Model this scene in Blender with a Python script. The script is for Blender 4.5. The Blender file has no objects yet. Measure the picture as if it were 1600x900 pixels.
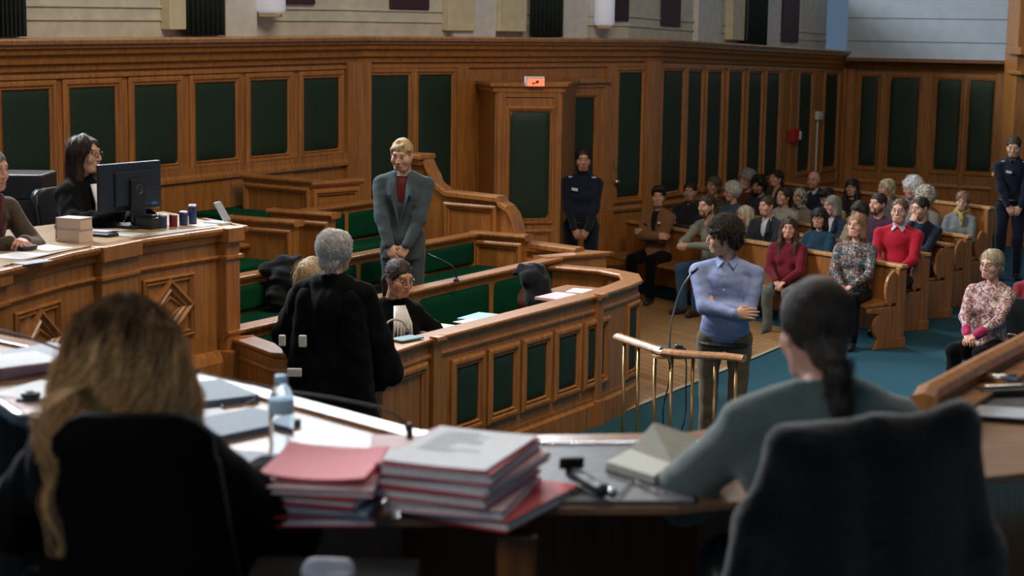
import bpy, math, random
import numpy as np
from math import sin, cos, pi, radians as R
from mathutils import Vector, Matrix
random.seed(7)
RS = np.random.RandomState(5)
SC = bpy.context.scene
COL = SC.collection
# ------------------------------------------------------------------ camera
FP = 2700.0; CH = 2.95; PIT = math.atan((450-45)/FP); ROL = 0.015
_F = np.array([0, cos(PIT), -sin(PIT)]); _R0 = np.array([1., 0, 0]); _U0 = np.array([0, sin(PIT), cos(PIT)])
_R = cos(ROL)*_R0 + sin(ROL)*_U0; _U = -sin(ROL)*_R0 + cos(ROL)*_U0
def ray(px, py): return _F*FP + _R*(px-800) + _U*(450-py)
def G(px, py, z):
    r = ray(px, py); k = (z-CH)/r[2]; return np.array([r[0]*k, r[1]*k, z])
def DY(px, py, Y):
    r = ray(px, py); k = Y/r[1]; return np.array([r[0]*k, Y, CH+r[2]*k])
def prj(p):
    q = np.array(p, float)-np.array([0, 0, CH]); d = q@_F
    return 800+FP*(q@_R)/d, 450-FP*(q@_U)/d
cam = bpy.data.cameras.new('camera'); camo = bpy.data.objects.new('camera', cam); COL.objects.link(camo)
M = Matrix(((_R[0], _U[0], -_F[0], 0), (_R[1], _U[1], -_F[1], 0), (_R[2], _U[2], -_F[2], CH), (0, 0, 0, 1)))
camo.matrix_world = M
cam.sensor_width = 36; cam.lens = FP/1600*36; cam.clip_start = .1; cam.clip_end = 200
cam.dof.use_dof = True; cam.dof.focus_distance = 12.5; cam.dof.aperture_fstop = 3.4
SC.camera = camo
# ------------------------------------------------------------------ materials
MT = {}
def _base(name):
    m = bpy.data.materials.new(name); m.use_nodes = True
    nt = m.node_tree; b = nt.nodes['Principled BSDF']
    return m, nt, b
def N(nt, t, **k):
    n = nt.nodes.new(t)
    for a, v in k.items(): setattr(n, a, v)
    return n
def _coords(nt, scale, kind='Object'):
    tc = N(nt, 'ShaderNodeTexCoord'); mp = N(nt, 'ShaderNodeMapping'); mp.inputs['Scale'].default_value = scale
    nt.links.new(tc.outputs[kind], mp.inputs['Vector']); return mp.outputs['Vector']
def _ramp(nt, fac, stops):
    r = N(nt, 'ShaderNodeValToRGB'); e = r.color_ramp.elements
    while len(e) < len(stops): e.new(.5)
    for i, (p, c) in enumerate(stops): e[i].position = p; e[i].color = (*c, 1)
    nt.links.new(fac, r.inputs['Fac']); return r.outputs['Color']
def _bump(nt, b, h, st=.3, dist=.01):
    bm = N(nt, 'ShaderNodeBump'); bm.inputs['Strength'].default_value = st; bm.inputs['Distance'].default_value = dist
    nt.links.new(h, bm.inputs['Height']); nt.links.new(bm.outputs['Normal'], b.inputs['Normal'])
def wood(name, c, rough=.38, scale=(14, 14, 1.2), var=.35):
    if name in MT: return MT[name]
    m, nt, b = _base(name); v = _coords(nt, scale)
    n = N(nt, 'ShaderNodeTexNoise'); n.inputs['Scale'].default_value = 2.2; n.inputs['Detail'].default_value = 7; n.inputs['Distortion'].default_value = .6
    nt.links.new(v, n.inputs['Vector'])
    d = tuple(x*(1-var) for x in c); l = tuple(min(1, x*(1+var*.6)) for x in c)
    nt.links.new(_ramp(nt, n.outputs['Fac'], [(.3, d), (.55, c), (.75, l)]), b.inputs['Base Color'])
    b.inputs['Roughness'].default_value = rough; b.inputs['Coat Weight'].default_value = .25; b.inputs['Coat Roughness'].default_value = .2
    _bump(nt, b, n.outputs['Fac'], .12, .004); MT[name] = m; return m
def plain(name, c, rough=.5, metal=0, bump=0, bscale=60, var=.12, sheen=0, spec=.5, coat=0):
    if name in MT: return MT[name]
    m, nt, b = _base(name); v = _coords(nt, (1, 1, 1))
    n = N(nt, 'ShaderNodeTexNoise'); n.inputs['Scale'].default_value = bscale; n.inputs['Detail'].default_value = 3
    nt.links.new(v, n.inputs['Vector'])
    d = tuple(x*(1-var) for x in c); l = tuple(min(1, x*(1+var)) for x in c)
    nt.links.new(_ramp(nt, n.outputs['Fac'], [(.3, d), (.7, l)]), b.inputs['Base Color'])
    b.inputs['Roughness'].default_value = rough; b.inputs['Metallic'].default_value = metal
    b.inputs['Sheen Weight'].default_value = sheen; b.inputs['Specular IOR Level'].default_value = spec; b.inputs['Coat Weight'].default_value = coat
    if bump: _bump(nt, b, n.outputs['Fac'], bump, .004)
    MT[name] = m; return m
def cloth(c, name=None, rough=.9, sheen=.15, var=.15):
    name = name or 'cloth_%d_%d_%d' % tuple(int(x*255) for x in c)
    return plain(name, c, rough, 0, .5, 55, var, sheen, .2)
def pattern(name, cols, scale=35, rough=.8):
    if name in MT: return MT[name]
    m, nt, b = _base(name); v = _coords(nt, (1, 1, 1))
    nz = N(nt, 'ShaderNodeTexNoise'); nz.inputs['Scale'].default_value = 30
    mx = N(nt, 'ShaderNodeMixRGB'); mx.inputs['Fac'].default_value = .06
    nt.links.new(v, nz.inputs['Vector']); nt.links.new(v, mx.inputs['Color1']); nt.links.new(nz.outputs['Color'], mx.inputs['Color2'])
    vo = N(nt, 'ShaderNodeTexVoronoi'); vo.inputs['Scale'].default_value = scale
    nt.links.new(mx.outputs['Color'], vo.inputs['Vector'])
    sp = N(nt, 'ShaderNodeSeparateColor'); nt.links.new(vo.outputs['Color'], sp.inputs['Color'])
    r = N(nt, 'ShaderNodeValToRGB'); r.color_ramp.interpolation = 'CONSTANT'; e = r.color_ramp.elements
    while len(e) < len(cols): e.new(.5)
    for i, c in enumerate(cols): e[i].position = i/len(cols); e[i].color = (*c, 1)
    nt.links.new(sp.outputs['Red'], r.inputs['Fac']); nt.links.new(r.outputs['Color'], b.inputs['Base Color'])
    b.inputs['Roughness'].default_value = rough; MT[name] = m; return m
def emis(name, c, s):
    if name in MT: return MT[name]
    m, nt, b = _base(name); b.inputs['Base Color'].default_value = (*c, 1)
    b.inputs['Emission Color'].default_value = (*c, 1); b.inputs['Emission Strength'].default_value = s
    MT[name] = m; return m
def hairmat(c, name=None):
    name = name or 'hair_%d_%d_%d' % tuple(int(x*255) for x in c)
    if name in MT: return MT[name]
    m, nt, b = _base(name); v = _coords(nt, (1, 1, .16))
    n = N(nt, 'ShaderNodeTexNoise'); n.inputs['Scale'].default_value = 160; n.inputs['Detail'].default_value = 3
    nt.links.new(v, n.inputs['Vector'])
    nt.links.new(_ramp(nt, n.outputs['Fac'], [(.3, tuple(x*.45 for x in c)), (.7, tuple(min(1, x*1.5) for x in c))]), b.inputs['Base Color'])
    b.inputs['Roughness'].default_value = .55; b.inputs['Specular IOR Level'].default_value = .35
    _bump(nt, b, n.outputs['Fac'], .8, .006); MT[name] = m; return m
def skinmat(c, name):
    if name in MT: return MT[name]
    m, nt, b = _base(name)
    at = N(nt, 'ShaderNodeAttribute', attribute_name='mask'); sp = N(nt, 'ShaderNodeSeparateColor'); nt.links.new(at.outputs['Color'], sp.inputs['Color'])
    n = N(nt, 'ShaderNodeTexNoise'); n.inputs['Scale'].default_value = 30
    base = _ramp(nt, n.outputs['Fac'], [(.35, (c[0]*.88, c[1]*.8, c[2]*.78)), (.65, c)])
    cur = base
    for ch, cc in (('Red', (c[0]*.72, c[1]*.38, c[2]*.38)), ('Green', (.035, .022, .015)), ('Blue', (.62, .6, .57))):
        mx = N(nt, 'ShaderNodeMixRGB'); nt.links.new(sp.outputs[ch], mx.inputs['Fac']); nt.links.new(cur, mx.inputs['Color1']); mx.inputs['Color2'].default_value = (*cc, 1); cur = mx.outputs['Color']
    nt.links.new(cur, b.inputs['Base Color'])
    b.inputs['Roughness'].default_value = .5; b.inputs['Subsurface Weight'].default_value = .08; b.inputs['Subsurface Radius'].default_value = (.02, .008, .005)
    MT[name] = m; return m
WOOD = wood('oak_panelling', (.39, .160, .038)); WOODD = wood('oak_dark', (.20, .070, .017), .4)
WOODR = wood('oak_rail', (.40, .17, .05), .28); WOODL = wood('oak_desk', (.42, .21, .08), .3, (3, 14, 14))
PEW = wood('oak_pew', (.29, .115, .03), .4)
LEATH = plain('green_leather', (.016, .036, .022), .5, 0, .35, 90, .25, 0, .3)
VELV = plain('green_velvet', (.003, .055, .026), .95, 0, .4, 120, .25, 0, .08)
BLACK = plain('black_cloth', (.0022, .0027, .004), .9, 0, .4, 70, .3, .03, .1)
BLKP = plain('black_plastic', (.012, .014, .017), .4)
PAPER = plain('white_paper', (.74, .76, .80), .7, 0, .05, 40, .04)
CREAM = plain('cream_plaster', (.60, .585, .51), .8, 0, .1, 8, .1)
BRASS = plain('brass', (.62, .40, .16), .3, 1, 0, 20, .1)
CHROME = plain('chrome', (.7, .72, .75), .2, 1)
# ------------------------------------------------------------------ mesh helpers
class MB:
    def __init__(s): s.v = []; s.f = []
    def add(s, vs, fs):
        o = len(s.v); s.v += [tuple(map(float, p)) for p in vs]; s.f += [tuple(i+o for i in f) for f in fs]; return s
    def box(s, c, sz, rz=0, rx=0, ry=0, taper=1):
        m = Matrix.Rotation(rz, 3, 'Z') @ Matrix.Rotation(ry, 3, 'Y') @ Matrix.Rotation(rx, 3, 'X')
        vs = []
        for z in (-1, 1):
            t = taper if z > 0 else 1
            for x, y in ((-1, -1), (1, -1), (1, 1), (-1, 1)):
                p = m @ Vector((x*sz[0]/2*t, y*sz[1]/2*t, z*sz[2]/2)); vs.append((p.x+c[0], p.y+c[1], p.z+c[2]))
        return s.add(vs, [(3, 2, 1, 0), (4, 5, 6, 7), (0, 1, 5, 4), (1, 2, 6, 5), (2, 3, 7, 6), (3, 0, 4, 7)])
    def prism(s, poly, z0, z1):
        n = len(poly)
        a = sum(poly[i][0]*poly[(i+1) % n][1]-poly[(i+1) % n][0]*poly[i][1] for i in range(n))
        if a < 0: poly = poly[::-1]
        vs = [(p[0], p[1], z0) for p in poly]+[(p[0], p[1], z1) for p in poly]
        return s.add(vs, [tuple(range(n))[::-1], tuple(range(n, 2*n))]+[(i, (i+1) % n, n+(i+1) % n, n+i) for i in range(n)])
    def slab(s, poly3, th):   # vertical outline (list of 3D points, planar) pushed by vector th
        n = len(poly3); vs = [tuple(p) for p in poly3]+[tuple(np.array(p)+np.array(th)) for p in poly3]
        return s.add(vs, [tuple(range(n)), tuple(range(n, 2*n))[::-1]]+[(i, n+i, n+(i+1) % n, (i+1) % n) for i in range(n)])
    def tube(s, pts, r, n=8, cap=True):
        pts = [np.array(p, float) for p in pts]; rs = r if isinstance(r, (list, tuple)) else [r]*len(pts); vs = []; fs = []
        up = np.array([0, 0, 1.])
        for i, p in enumerate(pts):
            t = pts[min(i+1, len(pts)-1)]-pts[max(i-1, 0)]; t = t/(np.linalg.norm(t)+1e-9)
            a = np.cross(t, up)
            if np.linalg.norm(a) < .1: a = np.cross(t, [1., 0, 0])
            a /= np.linalg.norm(a); b = np.cross(t, a)
            for k in range(n): vs.append(p+rs[i]*(cos(2*pi*k/n)*a+sin(2*pi*k/n)*b))
        for i in range(len(pts)-1):
            for k in range(n): fs.append((i*n+k, (i+1)*n+k, (i+1)*n+(k+1) % n, i*n+(k+1) % n))
        if cap: fs += [tuple(range(n)), tuple(range((len(pts)-1)*n, len(pts)*n))[::-1]]
        return s.add(vs, fs)
    def lathe(s, c, prof, n=20):
        vs = []; fs = []
        for (r, z) in prof:
            for k in range(n): vs.append((c[0]+r*cos(2*pi*k/n), c[1]+r*sin(2*pi*k/n), c[2]+z))
        for i in range(len(prof)-1):
            for k in range(n): fs.append((i*n+k, i*n+(k+1) % n, (i+1)*n+(k+1) % n, (i+1)*n+k))
        fs += [tuple(range(n))[::-1], tuple(range((len(prof)-1)*n, len(prof)*n))]
        return s.add(vs, fs)
    def sweep(s, prof, path, closed=False, z=0, zs=None):
        """prof: closed list of (outward offset, z); path: 2D points; outward = right hand of travel"""
        P = [np.array(p[:2], float) for p in path]; n = len(P); m = len(prof); vs = []; fs = []
        for i in range(n):
            if closed: a = P[i]-P[i-1]; b = P[(i+1) % n]-P[i]
            else: a = P[i]-P[i-1] if i else P[1]-P[0]; b = P[i+1]-P[i] if i < n-1 else a
            a = a/np.linalg.norm(a); b = b/np.linalg.norm(b)
            na = np.array([a[1], -a[0]]); nb = np.array([b[1], -b[0]]); nn = na+nb; nn /= np.linalg.norm(nn); k = 1/max(.3, nn@na)
            zo = zs[i] if zs is not None else 0
            for (o, h) in prof: vs.append((P[i][0]+nn[0]*o*k, P[i][1]+nn[1]*o*k, h+z+zo))
        for i in range(n if closed else n-1):
            j = (i+1) % n
            for k in range(m): fs.append((i*m+k, j*m+k, j*m+(k+1) % m, i*m+(k+1) % m))
        if not closed: fs += [tuple(range(m))[::-1], tuple(range((n-1)*m, n*m))]
        return s.add(vs, fs)
    def build(s, name, mat, parent=None, bevel=0, smooth=False, loc=None):
        me = bpy.data.meshes.new(name)
        vs = s.v
        if loc is not None: vs = [(p[0]-loc[0], p[1]-loc[1], p[2]-loc[2]) for p in vs]
        me.from_pydata(vs, [], s.f); me.update()
        o = bpy.data.objects.new(name, me); COL.objects.link(o)
        if loc is not None: o.location = loc
        for q in (mat if isinstance(mat, (list, tuple)) else [mat]): me.materials.append(q)
        if parent is not None: put(o, parent)
        if smooth: me.polygons.foreach_set('use_smooth', [True]*len(me.polygons))
        if bevel:
            b = o.modifiers.new('bevel', 'BEVEL'); b.width = bevel; b.segments = 2; b.limit_method = 'ANGLE'; b.angle_limit = R(35)
        return o
WM = {}
def put(o, parent):          # parts are modelled in world space; keep them there under their thing
    o.parent = parent
    pm = WM.get(parent.name)
    if pm is not None: o.matrix_parent_inverse = pm.inverted()
def thing(name, label, cat, loc=(0, 0, 0), group=None, kind=None):
    o = bpy.data.objects.new(name, None); COL.objects.link(o); o.location = tuple(map(float, loc)); o.empty_display_size = .1
    WM[o.name] = Matrix.Translation(Vector(tuple(map(float, loc))))
    return tag(o, label, cat, group, kind)
def tag(o, label=None, cat=None, group=None, kind=None):
    if label: o['label'] = label
    if cat: o['category'] = cat
    if group: o['group'] = group
    if kind: o['kind'] = kind
    return o
def kid(root, name):
    for c in root.children:
        if c.name.split('.')[0] == name: return c
    return root
def struct(o): o['kind'] = 'structure'; return o
def inset(poly, d):          # inset a CCW 2D polygon
    n = len(poly); out = []
    for i in range(n):
        p0, p1, p2 = (np.array(poly[i-1]), np.array(poly[i]), np.array(poly[(i+1) % n]))
        a = (p1-p0)/np.linalg.norm(p1-p0); b = (p2-p1)/np.linalg.norm(p2-p1)
        na = np.array([-a[1], a[0]]); nb = np.array([-b[1], b[0]]); m = na+nb; m /= np.linalg.norm(m)
        out.append(p1+m*d/(m@na))
    return out
class Face:
    """a vertical face from A to B (plan points); outward = right hand of travel A->B ; zoff tapers"""
    def __init__(s, A, B, za=0, zb=0):
        s.A = np.array(A[:2], float); s.B = np.array(B[:2], float); d = s.B-s.A; s.L = np.linalg.norm(d); s.d = d/s.L
        s.n = np.array([s.d[1], -s.d[0]]); s.za = za; s.zb = zb
    def P(s, u, z, w=0):
        p = s.A+s.d*u+s.n*w; return (p[0], p[1], z+(s.za+(s.zb-s.za)*u/s.L)*min(1, max(0, z/2.4)))
    def u(s, px, py=250):    # parameter along the face seen in pixel column px
        r = ray(px, py); k = np.array([[r[0], -s.d[0]], [r[1], -s.d[1]]]); return np.linalg.solve(k, s.A)[1]
    def ring(s, mb, poly, prof, fill=False):
        """poly CCW in (u,z); prof list of (inset, w)"""
        loops = [[s.P(q[0], q[1], w) for q in inset(poly, i)] for i, w in prof]; n = len(poly); vs = [p for l in loops for p in l]; fs = []
        for a in range(len(loops)-1):
            for k in range(n): fs.append((a*n+k, a*n+(k+1) % n, (a+1)*n+(k+1) % n, (a+1)*n+k))
        if fill: fs.append(tuple(range((len(loops)-1)*n, len(loops)*n)))
        mb.add(vs, fs)
    def rect(s, u0, u1, z0, z1): return [(u0, z0), (u1, z0), (u1, z1), (u0, z1)]
    def quad(s, mb, u0, u1, z0, z1, w0=-.06, w1=0.):
        vs = [s.P(u, z, w) for w in (w0, w1) for (u, z) in ((u0, z0), (u1, z0), (u1, z1), (u0, z1))]
        mb.add(vs, [(3, 2, 1, 0), (4, 5, 6, 7), (0, 1, 5, 4), (1, 2, 6, 5), (2, 3, 7, 6), (3, 0, 4, 7)])
    def pad(s, mb, u0, u1, z0, z1, w=.012, b=.022, nx=8, nz=12):
        vs = []; fs = []
        for j in range(nz+1):
            for i in range(nx+1):
                a = i/nx*2-1; c = j/nz*2-1; a = math.copysign(abs(a)**.6, a); c = math.copysign(abs(c)**.6, c)
                k = b*(1-abs(a)**6)*(1-abs(c)**8) if abs(a) < 1 and abs(c) < 1 else -.008
                vs.append(s.P(u0+(u1-u0)*(a+1)/2, z0+(z1-z0)*(c+1)/2, w+k))
        for j in range(nz):
            for i in range(nx): q = j*(nx+1)+i; fs.append((q, q+1, q+nx+2, q+nx+1))
        mb.add(vs, fs)
FR = [(-.05, 0), (-.05, .018), (-.035, .03), (-.02, .03), (-.012, .012), (-.004, .012), (.0, .022), (.008, .01), (.01, -.004)]   # frame mouldings
# ------------------------------------------------------------------ implicit modelling (bodies, clothes, hair, drapery)
def V3(*a): return np.array(a, float)
class SDF:
    def __init__(s): s.p = []
    def cap(s, a, b, ra, rb=None, k=.02, sub=False, flat=None):
        s.p.append(('c', np.array(a, float), np.array(b, float), ra, ra if rb is None else rb, k, sub, flat)); return s
    def ell(s, c, r, k=.02, sub=False, rot=None): s.p.append(('e', np.array(c, float), np.array(r, float), rot, 0, k, sub, None)); return s
    def chain(s, pts, rs, k=.02):
        for i in range(len(pts)-1): s.cap(pts[i], pts[i+1], rs[i], rs[i+1], k)
        return s
    def half(s, c, nrm, k=.005): s.p.append(('h', np.array(c, float), np.array(nrm, float)/np.linalg.norm(nrm), 0, 0, k, True, None)); return s   # removes the side nrm points to
    def tor(s, c, R_, r, nrm=(0, 0, 1), k=.01): s.p.append(('t', np.array(c, float), np.array(nrm, float)/np.linalg.norm(nrm), R_, r, k, False, None)); return s
    def mesh(s, h, noise=None, smooth=1):
        lo = np.array([1e9]*3); hi = -lo
        for q in s.p:
            if q[6]: continue
            if q[0] == 'c': rr = max(q[3], q[4]); lo = np.minimum(lo, np.minimum(q[1], q[2])-rr); hi = np.maximum(hi, np.maximum(q[1], q[2])+rr)
            elif q[0] == 'e': rr = max(q[2]) if q[3] is not None else q[2]; lo = np.minimum(lo, q[1]-rr); hi = np.maximum(hi, q[1]+rr)
            elif q[0] == 't': lo = np.minimum(lo, q[1]-q[3]-q[4]); hi = np.maximum(hi, q[1]+q[3]+q[4])
        m = .03+2*h; lo -= m; hi += m; n = np.ceil((hi-lo)/h).astype(int)+1
        ax = [lo[i]+h*np.arange(n[i], dtype=np.float32) for i in range(3)]
        Fd = np.full(n, 1., np.float32)
        for q in s.p:
            t, k = q[0], q[5]; mg = k+3*h+.01
            if t == 'c': rr = max(q[3], q[4]); a = np.minimum(q[1], q[2])-rr; b = np.maximum(q[1], q[2])+rr
            elif t == 'e': rr = max(q[2]) if q[3] is not None else q[2]; a = q[1]-rr; b = q[1]+rr
            elif t == 't': a = q[1]-q[3]-q[4]; b = q[1]+q[3]+q[4]
            else: a, b = lo, hi
            i0 = np.clip(np.floor((a-mg-lo)/h).astype(int), 0, n-1); i1 = np.clip(np.ceil((b+mg-lo)/h).astype(int)+1, 1, n)
            sl = tuple(slice(i0[i], i1[i]) for i in range(3))
            X = ax[0][sl[0]][:, None, None]; Y = ax[1][sl[1]][None, :, None]; Z = ax[2][sl[2]][None, None, :]
            if t == 'c':
                d = q[2]-q[1]; L = max(d@d, 1e-9); px, py, pz = X-q[1][0], Y-q[1][1], Z-q[1][2]
                tt = np.clip((px*d[0]+py*d[1]+pz*d[2])/L, 0, 1)
                ex, ey, ez = px-tt*d[0], py-tt*d[1], pz-tt*d[2]
                if q[7] is not None: fx, fy, fz = q[7]; ex, ey, ez = ex*fx, ey*fy, ez*fz
                D = np.sqrt(ex**2+ey**2+ez**2)-(q[3]+(q[4]-q[3])*tt)
            elif t == 'e':
                px, py, pz = X-q[1][0], Y-q[1][1], Z-q[1][2]
                if q[3] is not None:
                    m3 = q[3]; px, py, pz = (m3[0][0]*px+m3[1][0]*py+m3[2][0]*pz, m3[0][1]*px+m3[1][1]*py+m3[2][1]*pz, m3[0][2]*px+m3[1][2]*py+m3[2][2]*pz)
                r = q[2]; k0 = np.sqrt((px/r[0])**2+(py/r[1])**2+(pz/r[2])**2); k1 = np.sqrt((px/r[0]**2)**2+(py/r[1]**2)**2+(pz/r[2]**2)**2)
                D = k0*(k0-1)/(k1+1e-6)
            elif t == 't':
                px, py, pz = X-q[1][0], Y-q[1][1], Z-q[1][2]; hh = px*q[2][0]+py*q[2][1]+pz*q[2][2]
                rr = np.sqrt(np.maximum(px**2+py**2+pz**2-hh**2, 0)); D = np.sqrt((rr-q[3])**2+hh**2)-q[4]
            else: D = -((X-q[1][0])*q[2][0]+(Y-q[1][1])*q[2][1]+(Z-q[1][2])*q[2][2])
            Fv = Fd[sl]
            if q[6]:
                D = -D; w = np.clip(.5-.5*(D-Fv)/max(k, 1e-4)*-1, 0, 1); Fd[sl] = Fv*(1-w)+D*w+k*w*(1-w)
            else:
                w = np.clip(.5+.5*(D-Fv)/max(k, 1e-4), 0, 1); Fd[sl] = D*(1-w)+Fv*w-k*w*(1-w)
        if noise is not None:
            Fd += noise(ax[0][:, None, None], ax[1][None, :, None], ax[2][None, None, :]).astype(np.float32)
        Fd[0] = Fd[-1] = 1; Fd[:, 0] = Fd[:, -1] = 1; Fd[:, :, 0] = Fd[:, :, -1] = 1
        return surfnet(Fd, lo, h, smooth)
_C8 = np.array([(i & 1, i >> 1 & 1, i >> 2 & 1) for i in range(8)])
_E12 = [(a, b) for a in range(8) for b in range(a+1, 8) if bin(a ^ b).count('1') == 1]
def surfnet(Fd, org, h, smooth=1):
    S = Fd < 0; n = np.array(Fd.shape)
    cnt = np.zeros(n-1, np.int8)
    for c in _C8: cnt += S[c[0]:n[0]-1+c[0], c[1]:n[1]-1+c[1], c[2]:n[2]-1+c[2]]
    I = np.argwhere((cnt > 0) & (cnt < 8))
    if len(I) == 0: return np.zeros((0, 3)), np.zeros((0, 4), int)
    val = np.stack([Fd[I[:, 0]+c[0], I[:, 1]+c[1], I[:, 2]+c[2]] for c in _C8], 1)
    pos = np.zeros((len(I), 3)); num = np.zeros(len(I))
    for a, b in _E12:
        m = (val[:, a] < 0) != (val[:, b] < 0); t = val[m, a]/(val[m, a]-val[m, b]); pos[m] += _C8[a]+(_C8[b]-_C8[a])*t[:, None]; num[m] += 1
    V = org+(I+pos/num[:, None])*h
    idx = np.full(n-1, -1, np.int64); idx[I[:, 0], I[:, 1], I[:, 2]] = np.arange(len(I)); Q = []
    for ax_ in range(3):
        b, c = [(1, 2), (2, 0), (0, 1)][ax_]
        A0 = [slice(1, n[i]-1) for i in range(3)]; A0[ax_] = slice(0, n[ax_]-1); A1 = list(A0); A1[ax_] = slice(1, n[ax_])
        s0 = S[tuple(A0)]; s1 = S[tuple(A1)]; E = np.argwhere(s0 != s1)
        if len(E) == 0: continue
        sg = s0[E[:, 0], E[:, 1], E[:, 2]]; base = E.copy()
        for i in range(3):
            if i != ax_: base[:, i] += 1
        def cell(db, dc): q = base.copy(); q[:, b] += db; q[:, c] += dc; return idx[q[:, 0], q[:, 1], q[:, 2]]
        q = np.stack([cell(-1, -1), cell(0, -1), cell(0, 0), cell(-1, 0)], 1); q[~sg] = q[~sg][:, ::-1]; Q.append(q)
    Q = np.concatenate(Q); Q = Q[(Q >= 0).all(1)]
    for _ in range(smooth):
        acc = np.zeros_like(V); w = np.zeros(len(V))
        for i in range(4): a, b_ = Q[:, i], Q[:, (i+1) % 4]; np.add.at(acc, a, V[b_]); np.add.at(acc, b_, V[a]); np.add.at(w, a, 1); np.add.at(w, b_, 1)
        V = V*.5+.5*acc/np.maximum(w, 1)[:, None]
    return V, Q
def wav(seed, f, amp, n=5, st=(1, 1, 1)):   # smooth pseudo noise from warped sines
    r = np.random.RandomState(seed); D = r.normal(size=(n, 3)); D = D/np.linalg.norm(D, axis=1)[:, None]*f*np.array(st); ph = r.uniform(0, 6.28, n)
    def fn(x, y, z):
        t = 0
        for i in range(n): t = t+np.sin(D[i, 0]*x+D[i, 1]*y+D[i, 2]*z+ph[i]+1.3*(np.sin(D[i-1, 0]*.5*x+ph[i-1])+np.sin(D[i-1, 2]*.5*z+D[i-1, 1]*.5*y)))
        return amp*t/n**.5
    return fn
def nadd(*fs): return lambda x, y, z: sum(f(x, y, z) for f in fs)
def npmesh(name, V, Q, mat, parent=None, mask=None, smooth=True):
    me = bpy.data.meshes.new(name); nv, nq = len(V), len(Q); k = Q.shape[1]
    me.vertices.add(nv); me.vertices.foreach_set('co', np.asarray(V, np.float32).ravel())
    me.loops.add(nq*k); me.loops.foreach_set('vertex_index', Q.astype(np.int32).ravel())
    me.polygons.add(nq); me.polygons.foreach_set('loop_start', np.arange(0, nq*k, k, dtype=np.int32)); me.polygons.foreach_set('loop_total', np.full(nq, k, np.int32))
    if smooth: me.polygons.foreach_set('use_smooth', np.ones(nq, bool))
    if mask is not None:
        at = me.attributes.new('mask', 'FLOAT_COLOR', 'POINT'); at.data.foreach_set('color', np.concatenate([mask, np.ones((nv, 1))], 1).astype(np.float32).ravel())
    me.update(calc_edges=True); me.validate()
    me.materials.append(mat); o = bpy.data.objects.new(name, me); COL.objects.link(o)
    if parent is not None: put(o, parent)
    return o
# ------------------------------------------------------------------ head and hand templates
def make_head(fem, seed=1):
    r = np.random.RandomState(seed); j = lambda a: 1+r.uniform(-a, a)
    w = (.95 if fem else 1.0)*j(.03); jaw = (.95 if fem else 1.06)*j(.05); no = j(.15)*(.9 if fem else 1.05)
    s = SDF()
    s.ell((0, .014, .03), (.076*w, .096, .088), .03).ell((0, -.020, -.036), (.063*jaw, .068, .078), .03)
    s.cap((-.022*jaw, -.058, -.094), (.022*jaw, -.058, -.094), .02, k=.03)
    s.cap((-.05*jaw, .01, -.04), (-.024, -.05, -.09), .018, k=.03).cap((.05*jaw, .01, -.04), (.024, -.05, -.09), .018, k=.03)
    s.cap((-.034, -.074, .033), (.034, -.074, .033), .013, k=.02)
    for x in (-1, 1): s.ell((x*.045, -.056, -.026), (.024, .024, .026), .03)
    for x in (-1, 1): s.ell((x*.031, -.101, .009), (.019, .021, .012), .012, sub=True)
    s.chain([(0, -.088, .02), (0, -.099, -.006*no), (0, -.107*j(.02), -.025)], [.007, .008, .0105], .012)
    for x in (-1, 1): s.ell((x*.0125, -.096, -.029), (.008, .01, .007), .006)
    for x in (-1, 1): s.ell((x*.031, -.0765, .009), (.0145, .0135, .0115), .002)
    s.ell((0, -.081, -.064), (.028, .012, .02), .018)
    s.cap((-.019, -.0865, -.0585), (.019, -.0865, -.0585), .0038, k=.008).cap((-.015, -.087, -.0685), (.015, -.087, -.0685), .0048, k=.008)
    s.cap((-.021, -.0925, -.0635), (.021, -.0925, -.0635), .0018, k=.002, sub=True)
    for x in (-1, 1):
        s.ell((x*.079*w, .012, -.004), (.009, .02, .03), .01); s.ell((x*.088*w, .006, -.002), (.006, .011, .018), .004, sub=True)
    s.cap((0, .022, -.07), (0, .04, -.2), .051*(.88 if fem else 1.08), .056*(.88 if fem else 1.08), k=.03)
    V, Q = s.mesh(.0042, smooth=2)
    m = np.zeros((len(V), 3)); x, y, z = np.abs(V[:, 0]), V[:, 1], V[:, 2]
    fr = y < -.06
    fr = fr & (y < -.05)
    lip = fr & (x < .024) & (((z+.0585)/.0045)**2 < 1-(x/.026)**2) | fr & (x < .02) & (((z+.069)/.007)**2 < 1-(x/.023)**2); m[lip, 0] = .65
    m[:, 0] = np.maximum(m[:, 0], .22*np.exp(-(((x-.045)/.018)**2+((z+.028)/.018)**2))*fr)
    bz = .0325+.0035*np.cos((x-.036)*70); brow = fr & (x > .012) & (x < .052) & (np.abs(z-bz) < .0036); m[brow, 1] = .6
    ex, ez = (x-.031)/.0145, (z-.009)/.0065; eye = fr & (ex**2+ez**2 < 1) & (y < -.078); m[eye, 2] = .75
    iris = fr & (((x-.031)/.0062)**2+((z-.009)/.0062)**2 < 1); m[iris, 1] = 1; m[iris, 2] = 0
    lid = fr & (ex**2 < 1.2) & (ez > .55) & (ez < 1.5) & ~brow; m[lid, 1] = .6; m[lid, 2] = 0
    nos = fr & (((x-.009)/.005)**2+((z+.036)/.004)**2 < 1); m[nos, 1] = .6
    mo = fr & (x < .022) & (np.abs(z+.0637) < .0022); m[mo, 1] = .45; m[mo, 0] = 1
    return V, Q, m
HEADS = {}
def head(fem, seed):
    k = (fem, seed % 4)
    if k not in HEADS: HEADS[k] = make_head(fem, 10*seed % 97+fem)
    return HEADS[k]
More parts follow.
